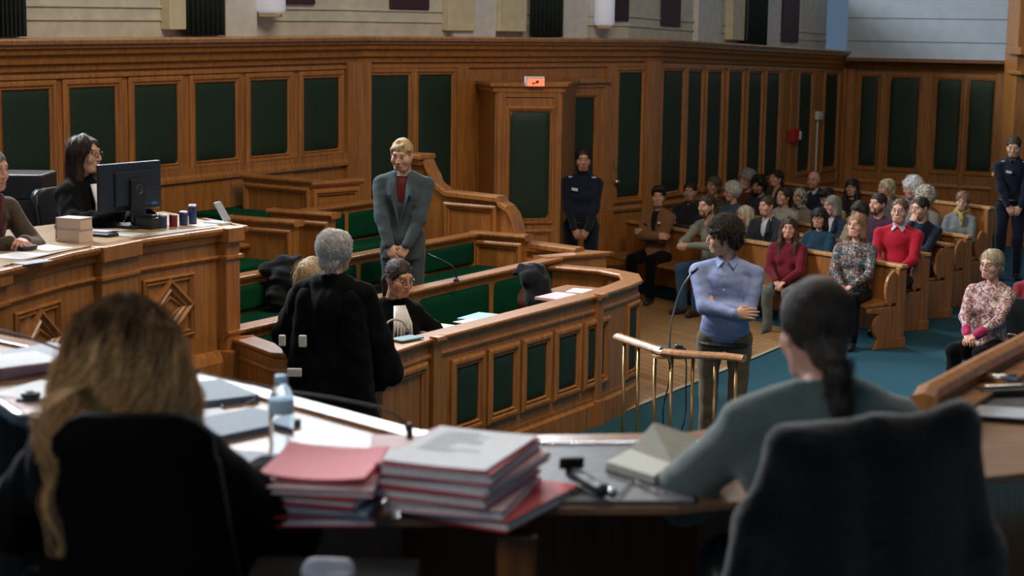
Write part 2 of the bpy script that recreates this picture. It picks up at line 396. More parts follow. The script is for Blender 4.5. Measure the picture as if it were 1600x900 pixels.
def make_hand(curl, spread=1.):
    s = SDF(); s.ell((0, .045, 0), (.039, .05, .0135), .01).cap((-.009, -.03, 0), (-.01, .02, 0), .017, .018, .015).cap((.009, -.03, 0), (.01, .02, 0), .017, .018, .015)
    for i, (x, L) in enumerate(((-.029, .074), (-.010, .084), (.0095, .078), (.028, .06))):
        p = np.array([x, .083-.006*abs(i-1.3), 0]); a = 0; pts = [p*[1, .8, 1], p]; sp = (i-1.5)*.06*spread
        for q, f in enumerate((.45, .31, .24)):
            a += curl*(.8, 1.1, .8)[q]; p = p+L*f*np.array([sin(sp), cos(a)*cos(sp), -sin(a)]); pts.append(p)
        s.chain(pts, [.0095, .0092, .0085, .0078, .0068], .004)
    c = curl
    s.chain([(-.022, .012, -.006), (-.046, .04, -.012-.01*c), (-.052+.02*c, .07, -.018-.022*c), (-.046+.035*c, .094, -.02-.035*c)], [.014, .0115, .0095, .0078], .008)
    return s.mesh(.0042, smooth=1)
HANDS = {}
def hand(curl):
    if curl not in HANDS: HANDS[curl] = make_hand(curl)
    return HANDS[curl]
def frame(d, nrm):
    y = np.array(d, float); y /= np.linalg.norm(y); z = np.array(nrm, float); z = z-y*(z@y); z /= np.linalg.norm(z); x = np.cross(y, z); return np.stack([x, y, z], 1)
def ik(S, W, l1, l2, pole):
    d = W-S; L = np.linalg.norm(d); mx = (l1+l2)*.995
    if L > mx: W = S+d/L*mx; d = W-S; L = mx
    u = d/L; a = (l1**2-l2**2+L**2)/(2*L); hgt = math.sqrt(max(0, l1**2-a**2)); p = np.array(pole, float); p = p-u*(p@u); p /= np.linalg.norm(p)
    return S+u*a+p*hgt, W
def rotm(yaw, pitch, roll):   # yaw about z, pitch about x (positive looks down), roll about y
    return np.array((Matrix.Rotation(R(yaw), 3, 'Z') @ Matrix.Rotation(R(pitch), 3, 'X') @ Matrix.Rotation(R(roll), 3, 'Y')))
# ------------------------------------------------------------------ hair
def hair_sdf(style, seed, fem):
    s = SDF(); ns = None; h = .0065
    fc = lambda zc=-.035, rz=.088, rx=.060: s.ell((0, -.115, zc), (rx, .075, rz), .012, sub=True)
    if style == 'short':
        s.ell((0, .020, .036), (.084, .101, .093), .02); s.half((0, .02, -.035), (0, -.35, -1)); fc(-.045, .10, .064); s.half((0, -.075, .02), (0, -1, -.9)); ns = wav(seed, 130, .0028)
    elif style == 'crop':
        s.ell((0, .022, .036), (.0835, .102, .096), .02); s.cap((-.04, -.07, .085), (.045, -.06, .095), .024, .03, .03); s.half((0, .02, -.05), (0, -.3, -1)); fc(-.04, .098, .062); ns = wav(seed, 95, .0035, st=(1, 1, .5))
    elif style == 'receding':
        s.ell((0, .03, .028), (.083, .097, .088), .02); s.half((0, .02, -.04), (0, -.3, -1)); fc(-.02, .125, .07); s.half((0, -.045, .04), (0, -1, .1)); ns = wav(seed, 130, .0025)
    elif style == 'bald':
        s.ell((0, .03, -.005), (.082, .092, .055), .02); s.half((0, .02, -.05), (0, -.3, -1)); s.half((0, -.015, 0), (0, -1, 0)); s.half((0, 0, .035), (0, .0, 1)); ns = wav(seed, 130, .002)
    elif style == 'curly':
        s.ell((0, .025, .045), (.104, .116, .108), .02).ell((.0, .07, -.01), (.085, .07, .09), .03); fc(-.05, .115, .066); ns = nadd(wav(seed, 170, .010), wav(seed+1, 80, .007)); h = .006
    elif style == 'afro':
        s.ell((0, .03, .04), (.115, .125, .118), .02); fc(-.055, .11, .062); ns = nadd(wav(seed, 170, .006), wav(seed+1, 60, .005))
    elif style == 'wavy':
        s.ell((0, .022, .036), (.09, .106, .098), .02).ell((0, .07, -.05), (.07, .045, .06), .03); s.half((0, .02, -.1), (0, -.2, -1)); fc(-.045, .108, .062); ns = nadd(wav(seed, 90, .0055, st=(1, 1, .6)), wav(seed+3, 170, .002))
    elif style in ('bob', 'bobfringe', 'boblong'):
        z = {'bob': -.11, 'bobfringe': -.115, 'boblong': -.16}[style]
        s.ell((0, .02, .038), (.09, .105, .095), .02); s.cap((-.072, .015, .02), (-.078, .01, z), .03, .034, .03).cap((.072, .015, .02), (.078, .01, z), .03, .034, .03)
        s.cap((-.04, .07, .0), (-.045, .07, z), .045, .045, .03).cap((.04, .07, .0), (.045, .07, z), .045, .045, .03)
        if style == 'bobfringe': s.cap((-.045, -.07, .045), (.045, -.07, .045), .022, .022, .02); s.ell((0, -.12, -.05), (.058, .075, .078), .01, sub=True)
        else: fc(-.06, .125, .058)
        ns = nadd(wav(seed, 110, .0035, st=(1, 1, .25)), wav(seed+1, 50, .004, st=(1, 1, .4)))
    elif style in ('long', 'longfringe'):
        s.ell((0, .02, .038), (.088, .104, .093), .02)
        for x in (-1, 1): s.chain([(x*.07, .0, .02), (x*.082, .0, -.08), (x*.09, -.03, -.18), (x*.085, -.075, -.33)], [.028, .034, .036, .022], .03)
        s.chain([(0, .07, .0), (0, .085, -.12), (0, .10, -.28)], [.06, .06, .05], .03)
        if style == 'longfringe': s.cap((-.04, -.072, .055), (.04, -.072, .055), .018, .018, .02); s.ell((0, -.12, -.055), (.056, .075, .085), .01, sub=True)
        else: fc(-.055, .13, .056)
        ns = nadd(wav(seed, 100, .004, st=(1, 1, .2)), wav(seed+1, 45, .005, st=(1, 1, .4)))
    elif style in ('tied', 'bun'):
        s.ell((0, .02, .036), (.082, .101, .091), .02); s.half((0, .02, -.05), (0, -.5, -1)); fc(-.045, .115, .062)
        if style == 'bun': s.ell((0, .13, -.0), (.035, .03, .035), .02)
        else: s.chain([(0, .11, .0), (0, .135, -.06), (0, .12, -.18)], [.025, .026, .012], .02)
        ns = wav(seed, 160, .0018, st=(1, .3, .6))
    V, Q = s.mesh(h, ns, 0 if style in ('curly', 'afro') else 1)
    if style == 'bald': return V, Q
    cu = style in ('curly', 'afro'); ln = {'short': .022, 'crop': .03, 'receding': .022, 'wavy': .045, 'curly': .03, 'afro': .035, 'tied': .04, 'bun': .03}.get(style, .075)
    def rf(rg):
        p = V[rg.randint(len(V))]; c = V3(0, .02, max(p[2]*.9, -.4) if p[2] < 0 else .02); nn = p-c; nn /= np.linalg.norm(nn)+1e-9
        g = V3(0, 0, -1) if style not in ('tied', 'bun') else V3(0, 1, -.3)
        d = g-nn*(g@nn); d /= np.linalg.norm(d)+1e-6; e = np.cross(nn, d); ph = rg.uniform(0, 6.28); w_ = rg.uniform(.7, 1.3)
        if cu: return [p-nn*.004+nn*.022*t*w_+.006*(d*cos(ph+7*t)+e*sin(ph+7*t)) for t in np.linspace(0, 1, 6)]
        a_ = .0012 if ln < .03 else (.005 if style == 'wavy' else .0025)
        return [p-nn*.002+d*ln*w_*t+e*a_*sin(ph+5*t)*(1+t)+nn*.004*sin(pi*t)-nn*.10*ln*t*t*(1 if p[2] > .02 else 0) for t in np.linspace(0, 1, 6)]
    V2, Q2 = strands(700 if cu else 520, rf, seed, r=.0016)
    return np.concatenate([V, V2]), np.concatenate([Q, Q2+len(V)])
HAIRS = {}
def hairtpl(style, seed, fem):
    k = (style, seed % 3)
    if k not in HAIRS: HAIRS[k] = hair_sdf(style, seed % 3+5, fem)
    return HAIRS[k]
def strands(n, rootfn, seed, seg=7, r=.0012, gen=None):
    """n thin three-sided locks; rootfn(rng) -> list of seg+1 points"""
    rg = np.random.RandomState(seed); V = []; Q = []; o = 0
    for _ in range(n):
        P = np.array(rootfn(rg)); k = len(P); T = np.gradient(P, axis=0); T /= np.linalg.norm(T, axis=1)[:, None]+1e-9
        A = np.cross(T, [.3, .5, .8]); A /= np.linalg.norm(A, axis=1)[:, None]+1e-9; B = np.cross(T, A)
        rr = r*rg.uniform(.6, 1.5)*np.linspace(1, .35, k)[:, None]
        for a in (0, 2.094, 4.189): V.append(P+rr*(A*cos(a)+B*sin(a)))
        for q in range(3):
            q2 = (q+1) % 3; i = np.arange(k-1); Q.append(np.stack([o+q*k+i, o+q*k+i+1, o+q2*k+i+1, o+q2*k+i], 1))
        o += 3*k
    return np.concatenate(V), np.concatenate(Q)
SKIN = {'fair': (.62, .38, .28), 'light': (.55, .32, .22), 'tan': (.42, .23, .15), 'dark': (.22, .12, .08), 'pink': (.66, .36, .28)}
def xf(V, Rm, T): return V@np.asarray(Rm).T+np.asarray(T)
# ------------------------------------------------------------------ people
def person(label, at, face, pose='stand', fem=False, k=1., skin='light', hair=('short', (.04, .025, .015)), top=None, topkind='shirt',
           bottom=None, shoe=(.02, .018, .016), look=(0, 0, 0), lean=0, wr=None, wl=None, pr=None, pl=None, curl=.35, hr=None, hl=None, seed=1, group=None,
           collar=None, inner=None, glasses=None, beard=None, extra=None, seat=.45, res=.012, wide=1., skirt=None, hairfn=None, knee=None, side=0, hdo=(0, 0, 0), arm=1.):
    """local frame: faces -Y, left side is +X.  returns the root empty.  face = heading in degrees (0 faces the camera)"""
    root = thing('person', label, 'person', at, group); fz = np.array(Matrix.Rotation(R(face), 3, 'Z')); at = np.array(at, float)
    W = lambda V: xf(np.asarray(V)*k, fz, at)
    sm = skinmat(SKIN[skin], 'skin_'+skin)
    sh = (.159 if fem else .183)*(1+(wide-1)*.6); sit = pose == 'sit'
    hz = seat+.11 if sit else .93; ly = lambda y, z: (0, y, z)
    la = R(lean); tl = lambda x, y, z: V3(x+sin(R(side))*(z), -sin(la)*z+y*cos(la), hz+cos(la)*z+y*sin(la)*-1)   # torso point: z above the hips
    hipw = (.095 if fem else .09)*wide
    pel = tl(0, 0, 0); wst = tl(0, 0, .16); chs = tl(0, -.0, .34); nb = tl(0, .02, .53); hd = tl(0, -.018, .692)+V3(*hdo)
    S = {1: tl(sh, .0, .45), -1: tl(-sh, .0, .45)}
    l1, l2 = .285, .25
    Wd = {1: np.array(wl, float) if wl is not None else (V3(.12, -.36, hz+.06) if sit else V3(.24, -.05, .82)), -1: np.array(wr, float) if wr is not None else (V3(-.12, -.36, hz+.06) if sit else V3(-.24, -.05, .82))}
    P = {1: pl or (1, .5, -.6), -1: pr or (-1, .5, -.6)}; E = {}
    for q in (1, -1): E[q], Wd[q] = ik(S[q], Wd[q], l1, l2, P[q])
    if sit:
        kn = {q: V3(q*.12, -.45, hz-.02) for q in (1, -1)}; an = {q: V3(q*.11, -.42, .09) for q in (1, -1)}
        if knee:
            for q in (1, -1): kn[q] = np.array(knee[0])*[q, 1, 1]; an[q] = np.array(knee[1])*[q, 1, 1]
    else: kn = {q: V3(q*.10, -.01, .50) for q in (1, -1)}; an = {q: V3(q*.11, .02, .09) for q in (1, -1)}
    hp = {q: pel+V3(q*hipw, 0, -.02) for q in (1, -1)}
    # bare body, one surface: trunk + limbs coarse, head and hands fine
    b = SDF(); b.ell(pel, (.13*wide, .09, .1), .04).ell(chs, (.13*wide, .085, .16), .05).cap(pel, chs, .085, .09, .04).cap(chs, nb, .07, .045, .04).cap(S[-1], S[1], .04, k=.04)
    for q in (1, -1):
        b.chain([S[q], E[q], Wd[q]], [.036, .028, .019], .02).chain([hp[q], kn[q], an[q]], [.06, .04, .026], .03).cap(an[q], an[q]+V3(0, -.06, -.05), .022, .016, .02)
    b.cap(nb, hd+V3(0, .02, -.1), .045, k=.03)
    V, Q = b.mesh(max(res, .013)); Vs = [V]; Qs = [Q]; Ms = [np.zeros((len(V), 3))]; o = len(V)
    hv, hq, hm = head(fem, seed); HR = rotm(look[0], look[1], look[2]); piv = V3(0, .03, -.11)
    toh = lambda v: xf(v-piv, HR, hd+piv)
    low = np.clip((-.1-hv[:, 2])/.08, 0, 1)[:, None]; hv2 = toh(hv)*(1-low)+(hv+hd)*low
    Vs.append(hv2); Qs.append(hq+o); Ms.append(hm); o += len(hv)
    for q in (1, -1):
        hh = (hl if q == 1 else hr) or {}
        d = hh.get('d'); d = np.array(d, float) if d is not None else (Wd[q]-E[q]); nn = hh.get('n', (q*.6, -.3, .7) if not sit else (0, -.2, 1))
        cv, cq = hand(hh.get('c', curl)); cv = cv*[-1 if q == 1 else 1, 1, 1]*(.93 if fem else 1.)
        if q == 1: cq = cq[:, ::-1]
        fm = frame(d, nn); v = xf(cv, fm, Wd[q]+.0*d); Vs.append(v); Qs.append(cq+o); Ms.append(np.zeros((len(v), 3))); o += len(v)
    npmesh('body', W(np.concatenate(Vs)), np.concatenate(Qs), sm, root, np.concatenate(Ms))
    # top
    tk = topkind; topm = top if not isinstance(top, tuple) else cloth(top)
    t = SDF(); inf = {'shirt': .012, 'sweater': .02, 'jacket': .028, 'robe': .045, 'coat': .04}[tk]
    t.ell(chs+V3(0, .0, .02), (.135*wide+inf, .095+inf, .17), .05).cap(wst, chs, .095*wide+inf, .10+inf, .05, flat=(1, 1.15, 1)).ell(pel+V3(0, 0, .03), ((.14 if fem else .135)*wide+inf, .105+inf, .12), .05)
    if fem:
        for q in (1, -1): t.ell(tl(q*.07, -.085, .30), (.06, .05+inf*.5, .055), .05)
    if wide > 1.05: t.ell(tl(0, -.04, .13), (.13*wide, .11*wide, .14), .06)
    for q in (1, -1):
        t.cap(tl(q*.035, .015, .515), S[q]+V3(-q*.012, 0, .004), .038+inf*.5, .042+inf*.5, .04)
        if tk == 'robe':
            t.chain([S[q]+V3(0, 0, -.01), E[q], Wd[q]*.85+E[q]*.15], [.056+inf*.3, .08, .11], .04)
            t.ell(Wd[q]*.7+E[q]*.3+V3(0, 0, -.07), (.07, .1, .1), .04)
            t.cap(Wd[q]*.85+E[q]*.15, Wd[q]+(Wd[q]-E[q])*.35, .075, .1, .015, sub=True)
        else: t.chain([S[q]+V3(0, 0, -.01), E[q], Wd[q]*.96+E[q]*.04], [.050+inf*.5, (.042+inf*.5)*arm, (.031+inf*.45)*(1+(arm-1)*.5)], .03)
    if tk in ('jacket', 'coat', 'robe') and not sit:
        zb = {'jacket': -.12, 'coat': -.3, 'robe': -.78}[tk]
        t.cap(pel, pel+V3(0, .0, zb), .13*wide+inf, {'jacket': .145, 'coat': .17, 'robe': .30}[tk]*wide+inf, .05, flat=(1, 1.3, 1)); t.half(pel+V3(0, 0, zb-.03), (0, 0, -1))
    elif sit:
        if tk == 'robe':
            for q in (1, -1): t.cap(pel, kn[q], .15, .12, .05).cap(kn[q], an[q], .11, .13, .05)
            t.half((0, 0, .04), (0, 0, -1))
        else:
            for q in (1, -1): t.cap(pel, pel*.75+kn[q]*.25, .11*wide+inf*.4, .09, .04)
    else: t.half(pel+V3(0, 0, -.10), (0, 0, -1))
    t.cap(nb+V3(0, -.0, -.01), hd+V3(0, .0, -.09), .047 if fem else .054, .06, .008, sub=True)
    if tk == 'jacket' or tk == 'coat' or tk == 'robe' and False:
        t.cap(tl(0, -.13, .53), tl(0, -.185, .15), .062, .010, .008, sub=True, flat=(1, .6, 1))
    if tk == 'robe': t.tor(nb+V3(0, .0, .012), .058, .018, (0, -.35, 1)).ell(nb+V3(0, .045, -.012), (.055, .022, .04), .015)
    if tk in ('sweater', 'shirt'): t.ell(nb+V3(0, .045, -.02), (.05, .02, .03), .015)
    if collar == 'roll': t.tor(nb+V3(0, -.012, .035), .052, .02, (0, -.25, 1)).tor(nb+V3(0, -.012, .06), .05, .016, (0, -.25, 1))
    elif collar == 'crew': t.tor(nb+V3(0, -.014, .008), .062, .010, (0, -.4, 1))
    fo = {'shirt': .0035, 'sweater': .004, 'jacket': .003, 'robe': .008, 'coat': .006}[tk]
    st = (1, 1, .35) if tk == 'robe' else (.7, .7, 1)
    V, Q = t.mesh(res, nadd(wav(seed+20, 38, fo, st=st), wav(seed+21, 95, fo*.45, st=st)))
    nm = {'shirt': 'shirt', 'sweater': 'sweater', 'jacket': 'jacket', 'robe': 'robe', 'coat': 'coat'}[tk]
    npmesh(nm, W(V), Q, topm, root)
    if collar in ('shirt',):
        mb = MB()
        for q in (1, -1):
            P4 = [nb+V3(0, .062, .045), nb+V3(q*.055, .02, .05), nb+V3(q*.045, -.05, .03), nb+V3(q*.012, -.082, .0), nb+V3(q*.05, -.10, -.045), nb+V3(q*.078, -.03, .005), nb+V3(0, .085, .01)]
            P5 = [p+V3(q*.006, -.004, .004) for p in P4]; vs = [W(p) for p in P4+P5]; mb.add(vs, [tuple(range(7)), tuple(range(7, 14))[::-1]]+[(i, (i+1) % 7, 7+(i+1) % 7, 7+i) for i in range(7)])
        mb.build('collar', inner if (inner is not None and tk != 'shirt') else topm, kid(root, nm), bevel=.003)
    if inner is not None and tk in ('jacket', 'coat', 'robe'):
        s2 = SDF(); s2.ell(chs+V3(0, -.006, .02), (.13*wide+.008, .095+.012, .165), .05).cap(wst, chs, .10*wide, .105, .05, flat=(1, 1.15, 1)).cap(tl(-.05, .0, .5), tl(.05, .0, .5), .048, k=.03)
        if fem:
            for q in (1, -1): s2.ell(tl(q*.07, -.08, .30), (.055, .045, .05), .05)
        s2.cap(nb+V3(0, 0, -.01), hd+V3(0, 0, -.09), .05, .06, .008, sub=True)
        V, Q = s2.mesh(res); npmesh('sweater', W(V), Q, inner, root)
    if tk in ('jacket', 'coat'):
        for q in (1, -1):
            mb = MB()
            L6 = [tl(q*.058, -.045, .54), tl(q*.088, -.098, .46), tl(q*.096, -.125-inf*.6, .37), tl(q*.07, -.128-inf*.6, .375), tl(q*.004, -.128-inf, .14), tl(q*.03, -.12-inf*.4, .30), tl(q*.045, -.09, .48)]
            L7 = [p+V3(0, -.012, .002) for p in L6]; n6 = len(L6); mb.add([W(p) for p in L6+L7], [tuple(range(n6)), tuple(range(n6, 2*n6))[::-1]]+[(i, (i+1) % n6, n6+(i+1) % n6, n6+i) for i in range(n6)])
            mb.build('lapel', topm, kid(root, nm), bevel=.003)
    if tk == 'robe':   # pleated white bands at the throat
        mb = MB()
        for i in range(6):
            x0 = (i-2.5)*.017; A = tl(x0*.7, -.10, .50); B = tl(x0*1.3, -.165, .38); C = tl(x0*1.7, -.175, .20)
            mb.tube([W(A), W(B), W(C)], .0115*k, 6)
        if collar != 'none': mb.build('neck_bands', plain('white_linen', (.75, .76, .78), .8), root, smooth=True)
    # legs
    if bottom is not None:
        bmt = bottom if not isinstance(bottom, tuple) else cloth(bottom); g = SDF()
        g.ell(pel+V3(0, 0, -.0), (.135*wide, .1, .11), .04)
        for q in (1, -1): g.chain([hp[q], kn[q], an[q]+V3(0, 0, .0)], [.088, .066, .055], .025)
        g.half((0, 0, .055), (0, 0, -1)); V, Q = g.mesh(res, wav(seed+40, 45, .0045, st=(.6, .6, 1))); npmesh('trousers', W(V), Q, bmt, root)
        for q in (1, -1):
            f = SDF(); f.cap(an[q]+V3(0, .02, -.045), an[q]+V3(q*.015, -.15, -.055), .036, .034, .02).cap(an[q], an[q]+V3(0, 0, -.03), .04, .04, .02); f.half((0, 0, .002), (0, 0, -1))
            V, Q = f.mesh(.010); npmesh('shoe', W(V), Q, plain('shoe_%d' % int(shoe[0]*255), shoe, .5), root)
    # hair, beard, glasses
    if hairfn is not None: hairfn(root, lambda v: W(toh(v)))
    elif hair:
        hv, hq = hairtpl(hair[0], seed, fem)
        v = toh(hv)
        if hair[0].startswith('long'):
            low = np.clip((-.10-hv[:, 2])/.12, 0, 1)[:, None]; yw = rotm(look[0]*.5, 0, 0); v = v*(1-low)+xf(hv-piv, yw, hd+piv)*low
        npmesh('hair', W(v), hq, hairmat(hair[1]), root)
    if beard:
        s3 = SDF(); s3.chain([(-.066, .0, -.02), (-.058, -.012, -.06), (-.025, -.062, -.1)], [.012, .019, .021], .02).chain([(.066, .0, -.02), (.058, -.012, -.06), (.025, -.062, -.1)], [.012, .019, .021], .02).cap((-.02, -.068, -.097), (.02, -.068, -.097), .0215, k=.02).cap((-.026, -.082, -.05), (.026, -.082, -.05), .008, k=.004).cap((-.034, -.075, -.075), (-.03, -.078, -.05), .008).cap((.034, -.075, -.075), (.03, -.078, -.05), .008)
        s3.ell((0, -.098, -.065), (.019, .022, .011), .003, sub=True)
        V, Q = s3.mesh(.005, wav(3, 200, .0015)); npmesh('beard', W(toh(V)), Q, hairmat(beard), root)
    if glasses:
        mb = MB()
        for q in (1, -1):
            ring = [(q*.031+.020*cos(a), -.103+.004*abs(cos(a)), .006+.015*sin(a)) for a in np.linspace(0, 2*pi, 15)]
            mb.tube(W(toh(np.array(ring))), .0017*k, 5); mb.tube(W(toh(np.array([(q*.051, -.1, .01), (q*.074, -.06, .012), (q*.083, .0, .008)]))), .0016*k, 5)
        mb.tube(W(toh(np.array([(-.011, -.106, .01), (0, -.108, .013), (.011, -.106, .01)]))), .0016*k, 5)
        mb.build('glasses', plain('spectacle_frame', glasses, .3), root)
    if extra: extra(root, W, tl, dict(hd=hd, nb=nb, toh=toh, S=S, E=E, Wd=Wd, pel=pel))
    return root
# ================================================================== ROOM SHELL
CARPET = plain('blue_carpet', (.026, .080, .112), .95, 0, .6, 180, .25, 0, .04)
def parquet():
    m, nt, b = _base('parquet'); tc = N(nt, 'ShaderNodeTexCoord'); mp = N(nt, 'ShaderNodeMapping'); mp.inputs['Rotation'].default_value = (0, 0, R(60)); nt.links.new(tc.outputs['Object'], mp.inputs['Vector'])
    br = N(nt, 'ShaderNodeTexBrick'); br.inputs['Scale'].default_value = 1; br.inputs['Brick Width'].default_value = 1.3; br.inputs['Row Height'].default_value = .11; br.inputs['Mortar Size'].default_value = .004
    br.inputs['Color1'].default_value = (.55, .34, .16, 1); br.inputs['Color2'].default_value = (.36, .21, .09, 1); br.inputs['Mortar'].default_value = (.03, .018, .01, 1)
    nt.links.new(mp.outputs['Vector'], br.inputs['Vector'])
    n = N(nt, 'ShaderNodeTexNoise'); n.inputs['Scale'].default_value = 6; n.inputs['Detail'].default_value = 6; mp2 = N(nt, 'ShaderNodeMapping'); mp2.inputs['Scale'].default_value = (1, 9, 1); nt.links.new(mp.outputs['Vector'], mp2.inputs['Vector']); nt.links.new(mp2.outputs['Vector'], n.inputs['Vector'])
    mx = N(nt, 'ShaderNodeMixRGB', blend_type='MULTIPLY'); mx.inputs['Fac'].default_value = .6; nt.links.new(br.outputs['Color'], mx.inputs['Color1']); nt.links.new(_ramp(nt, n.outputs['Fac'], [(.3, (.55, .5, .45)), (.7, (1, 1, 1))]), mx.inputs['Color2'])
    nt.links.new(mx.outputs['Color'], b.inputs['Base Color']); b.inputs['Roughness'].default_value = .32; return m
fl = MB(); fl.prism([(-9, 2), (14, 2), (14, 30), (-9, 30)], -.1, 0); struct(fl.build('floor', CARPET))
pq = MB(); pq.prism([(-.55, 10.75), (.39, 12.4), (2.67, 16.4), (2.75, 17.2), (1.2, 19.8), (-2.5, 17.), (-2.8, 11)], 0, .006); struct(pq.build('floor_parquet', parquet()))
st = MB(); st.prism([(.39, 12.4), (2.67, 16.4), (2.71, 16.38), (.43, 12.38)], .006, .012); struct(st.build('trim_1', plain('floor_strip', (.45, .38, .28), .4)))
W0 = np.array([-4.35, 12.9]); W1 = np.array([-1.58, 17.2]); W2 = np.array([1.61, 20.45]); W3 = np.array([5.07, 26.7]); W4 = np.array([7.26, 25.7]); W5 = np.array([9.2, 24.2]); Wm = np.array([-6.2, 9.0])
def offs(p, q, w): d = (q-p)/np.linalg.norm(q-p); return np.array([d[1], -d[0]])*w
SEG = [('left', Wm, W0, -.06, -.06), ('left', W0, W1, -.05, 0), ('back', W1, W2, 0, 0), ('right', W2, W3, 0, -.17), ('far', W3, W4, -.17, -.2)]
FC = [Face(a, b, za, zb) for _, a, b, za, zb in SEG]
def wallpanels(i, specs, zb, zt, name, frame=True, hole=(), full=True):
    f = FC[i]; mb = MB(); f.quad(mb, 0, f.L, 0, 2.84, -.15, 0)
    pads = []
    for sp in specs:
        a, c = f.u(sp[0]), f.u(sp[1]); z0 = sp[2] if len(sp) > 2 else zb; z1 = sp[3] if len(sp) > 3 else zt
        e = .035; f.ring(mb, f.rect(a-e, c+e, z0-e, z1+e), [(i_*1.3, w_) for i_, w_ in FR]); pads.append((a, c, z0, z1))
    o = struct(mb.build('wall_'+name, WOOD))
    for a, c, z0, z1 in pads:
        p = MB(); f.pad(p, a-.035, c+.035, z0-.035, z1+.035, .006, .02); p.build('leather_panel', LEATH, o, smooth=True)
    return o, f
L1, f1 = wallpanels(1, [(8, 74), (113, 177), (214, 274), (308, 365), (394, 446), (476, 526)], 1.79, 2.43, 'left')
L0, f0 = wallpanels(0, [(-230, -160), (-110, -40)], 1.75, 2.40, 'left_end')
B1, f2 = wallpanels(2, [(577, 634), (655, 701), (966, 997)], 1.05, 2.44, 'back')
R1, f3 = wallpanels(3, [(1033, 1061), (1072, 1090), (1102, 1121), (1135, 1153), (1166, 1183), (1194, 1211), (1245, 1261), (1285, 1302)], 1.05, 2.46, 'right')
Q1_, f4 = wallpanels(4, [(1344, 1364), (1389, 1428), (1462, 1493), (1513, 1545)], 1.05, 2.46, 'far')
# mouldings running along the whole panelling
PTH = [Wm, W0, W1, W2, W3, W4]; ZS = [-.06, -.05, 0, 0, -.17, -.2]
def run(name, prof, mat=WOOD, path=PTH, zs=ZS): mb = MB(); mb.sweep(prof, path, zs=zs); return struct(mb.build(name, mat))
run('trim_2', [(-.16, 2.82), (.17, 2.82), (.17, 2.785), (.14, 2.77), (.13, 2.735), (.09, 2.715), (.075, 2.66), (.04, 2.645), (.03, 2.60), (.0, 2.59), (-.16, 2.59)])
run('trim_3', [(-.02, 2.575), (.02, 2.575), (.028, 2.56), (.028, 2.54), (0, 2.53), (-.02, 2.53)])
run('trim_4', [(-.34, 2.86), (.20, 2.86), (.215, 2.845), (.2, 2.815), (-.34, 2.815)], wood('cap_ledge', (.5, .27, .13), .22))
run('baseboard_left', [(-.02, 0), (.05, 0), (.05, .24), (.035, .27), (-.02, .27)], WOOD, PTH[:3], ZS[:3]); run('baseboard_back', [(-.02, 0), (.05, 0), (.05, .24), (.035, .27), (-.02, .27)], WOOD, PTH[2:], ZS[2:])
run('trim_5', [(-.02, 1.60), (.05, 1.60), (.05, 1.63), (.03, 1.66), (.03, 1.72), (-.02, 1.72)], WOOD, PTH[:3], ZS[:3])
run('trim_6', [(-.02, .86), (.025, .86), (.035, .89), (.025, .92), (-.02, .92)], WOOD, PTH[2:], ZS[2:])
# corner pilasters
for i, (p, w) in enumerate(((W1, .17), (W2, .16), (W3, .16), (W4, .14))):
    mb = MB(); fa = [f1, f2, f3, f4][i]; fb = ([f2, f3, f4, None])[i]
    dz = (0, 0, -.17, -.2)[i]
    mb.prism([tuple(fa.P(fa.L-w, 0, -.02)[:2]), tuple(fa.P(fa.L-w, 0, .055)[:2]), tuple(fa.P(fa.L-.02, 0, .055)[:2])]+([tuple(fb.P(.02, 0, .055)[:2]), tuple(fb.P(w, 0, .055)[:2]), tuple(fb.P(w, 0, -.02)[:2])] if fb else [tuple(fa.P(fa.L, 0, -.02)[:2])]), 0, 2.6+dz)
    struct(mb.build('pilaster', WOOD, [L1, B1, R1, Q1_][i], bevel=.008))
# pilasters along the back and right panelling
for f, pxs, par in ((f2, ((712, 728), (944, 958), (560, 570)), B1), (f3, ((1216, 1223), (1230, 1240), (1266, 1276), (1305, 1310)), R1), (f4, ((1370, 1380), (1437, 1452), (1498, 1506)), Q1_)):
    for a, c in pxs:
        mb = MB(); f.quad(mb, f.u(a), f.u(c), 0, 2.55, 0, .03); mb.build('pilaster', WOOD, par, bevel=.006)
# upper walls, set back above the ledge
UP = MB(); off = -.34
UP.sweep([(off, 2.8), (off, 3.95), (off-.2, 3.95), (off-.2, 2.8)], [Wm, W0, W1, W2, W3], zs=[-.06, -.05, 0, 0, -.17]); UPo = struct(UP.build('wall_upper', CREAM))
for z in (3.0, 3.11):
    mb = MB(); mb.sweep([(off-.01, z), (off+.02, z), (off+.02, z+.018), (off-.01, z+.018)], [W0, W1, W2, W3], zs=[-.05, 0, 0, -.17]); mb.build('moulding', CREAM, UPo)
def upbox(f, a, c, z0, z1, w, mat, name, par=None, th=.12):
    mb = MB(); f.quad(mb, f.u(a), f.u(c), z0, z1, w-th, w); return mb.build(name, mat, par, bevel=.01)
WPL = plain('pale_pilaster', (.66, .67, .66), .7, 0, .1, 10, .08); CRW = plain('cream_column', (.66, .60, .43), .6, 0, .1, 10, .08); PUR = plain('purple_panel', (.05, .022, .035), .6)
for f, a, c in ((f1, 390, 438), (f1, -20, 22), (f2, 735, 800), (f2, 905, 942), (f3, 1115, 1150), (f3, 1222, 1240)): upbox(f, a, c, 2.84, 3.95, off+.07, WPL, 'pilaster', UPo)
for f, a, c in ((f1, 298, 324), (f2, 722, 762), (f2, 800, 842), (f3, 1162, 1186)): upbox(f, a, c, 2.92, 3.95, off+.12, CRW, 'column', UPo)
DRK = plain('dark_green_curtain', (.008, .018, .016), .8)
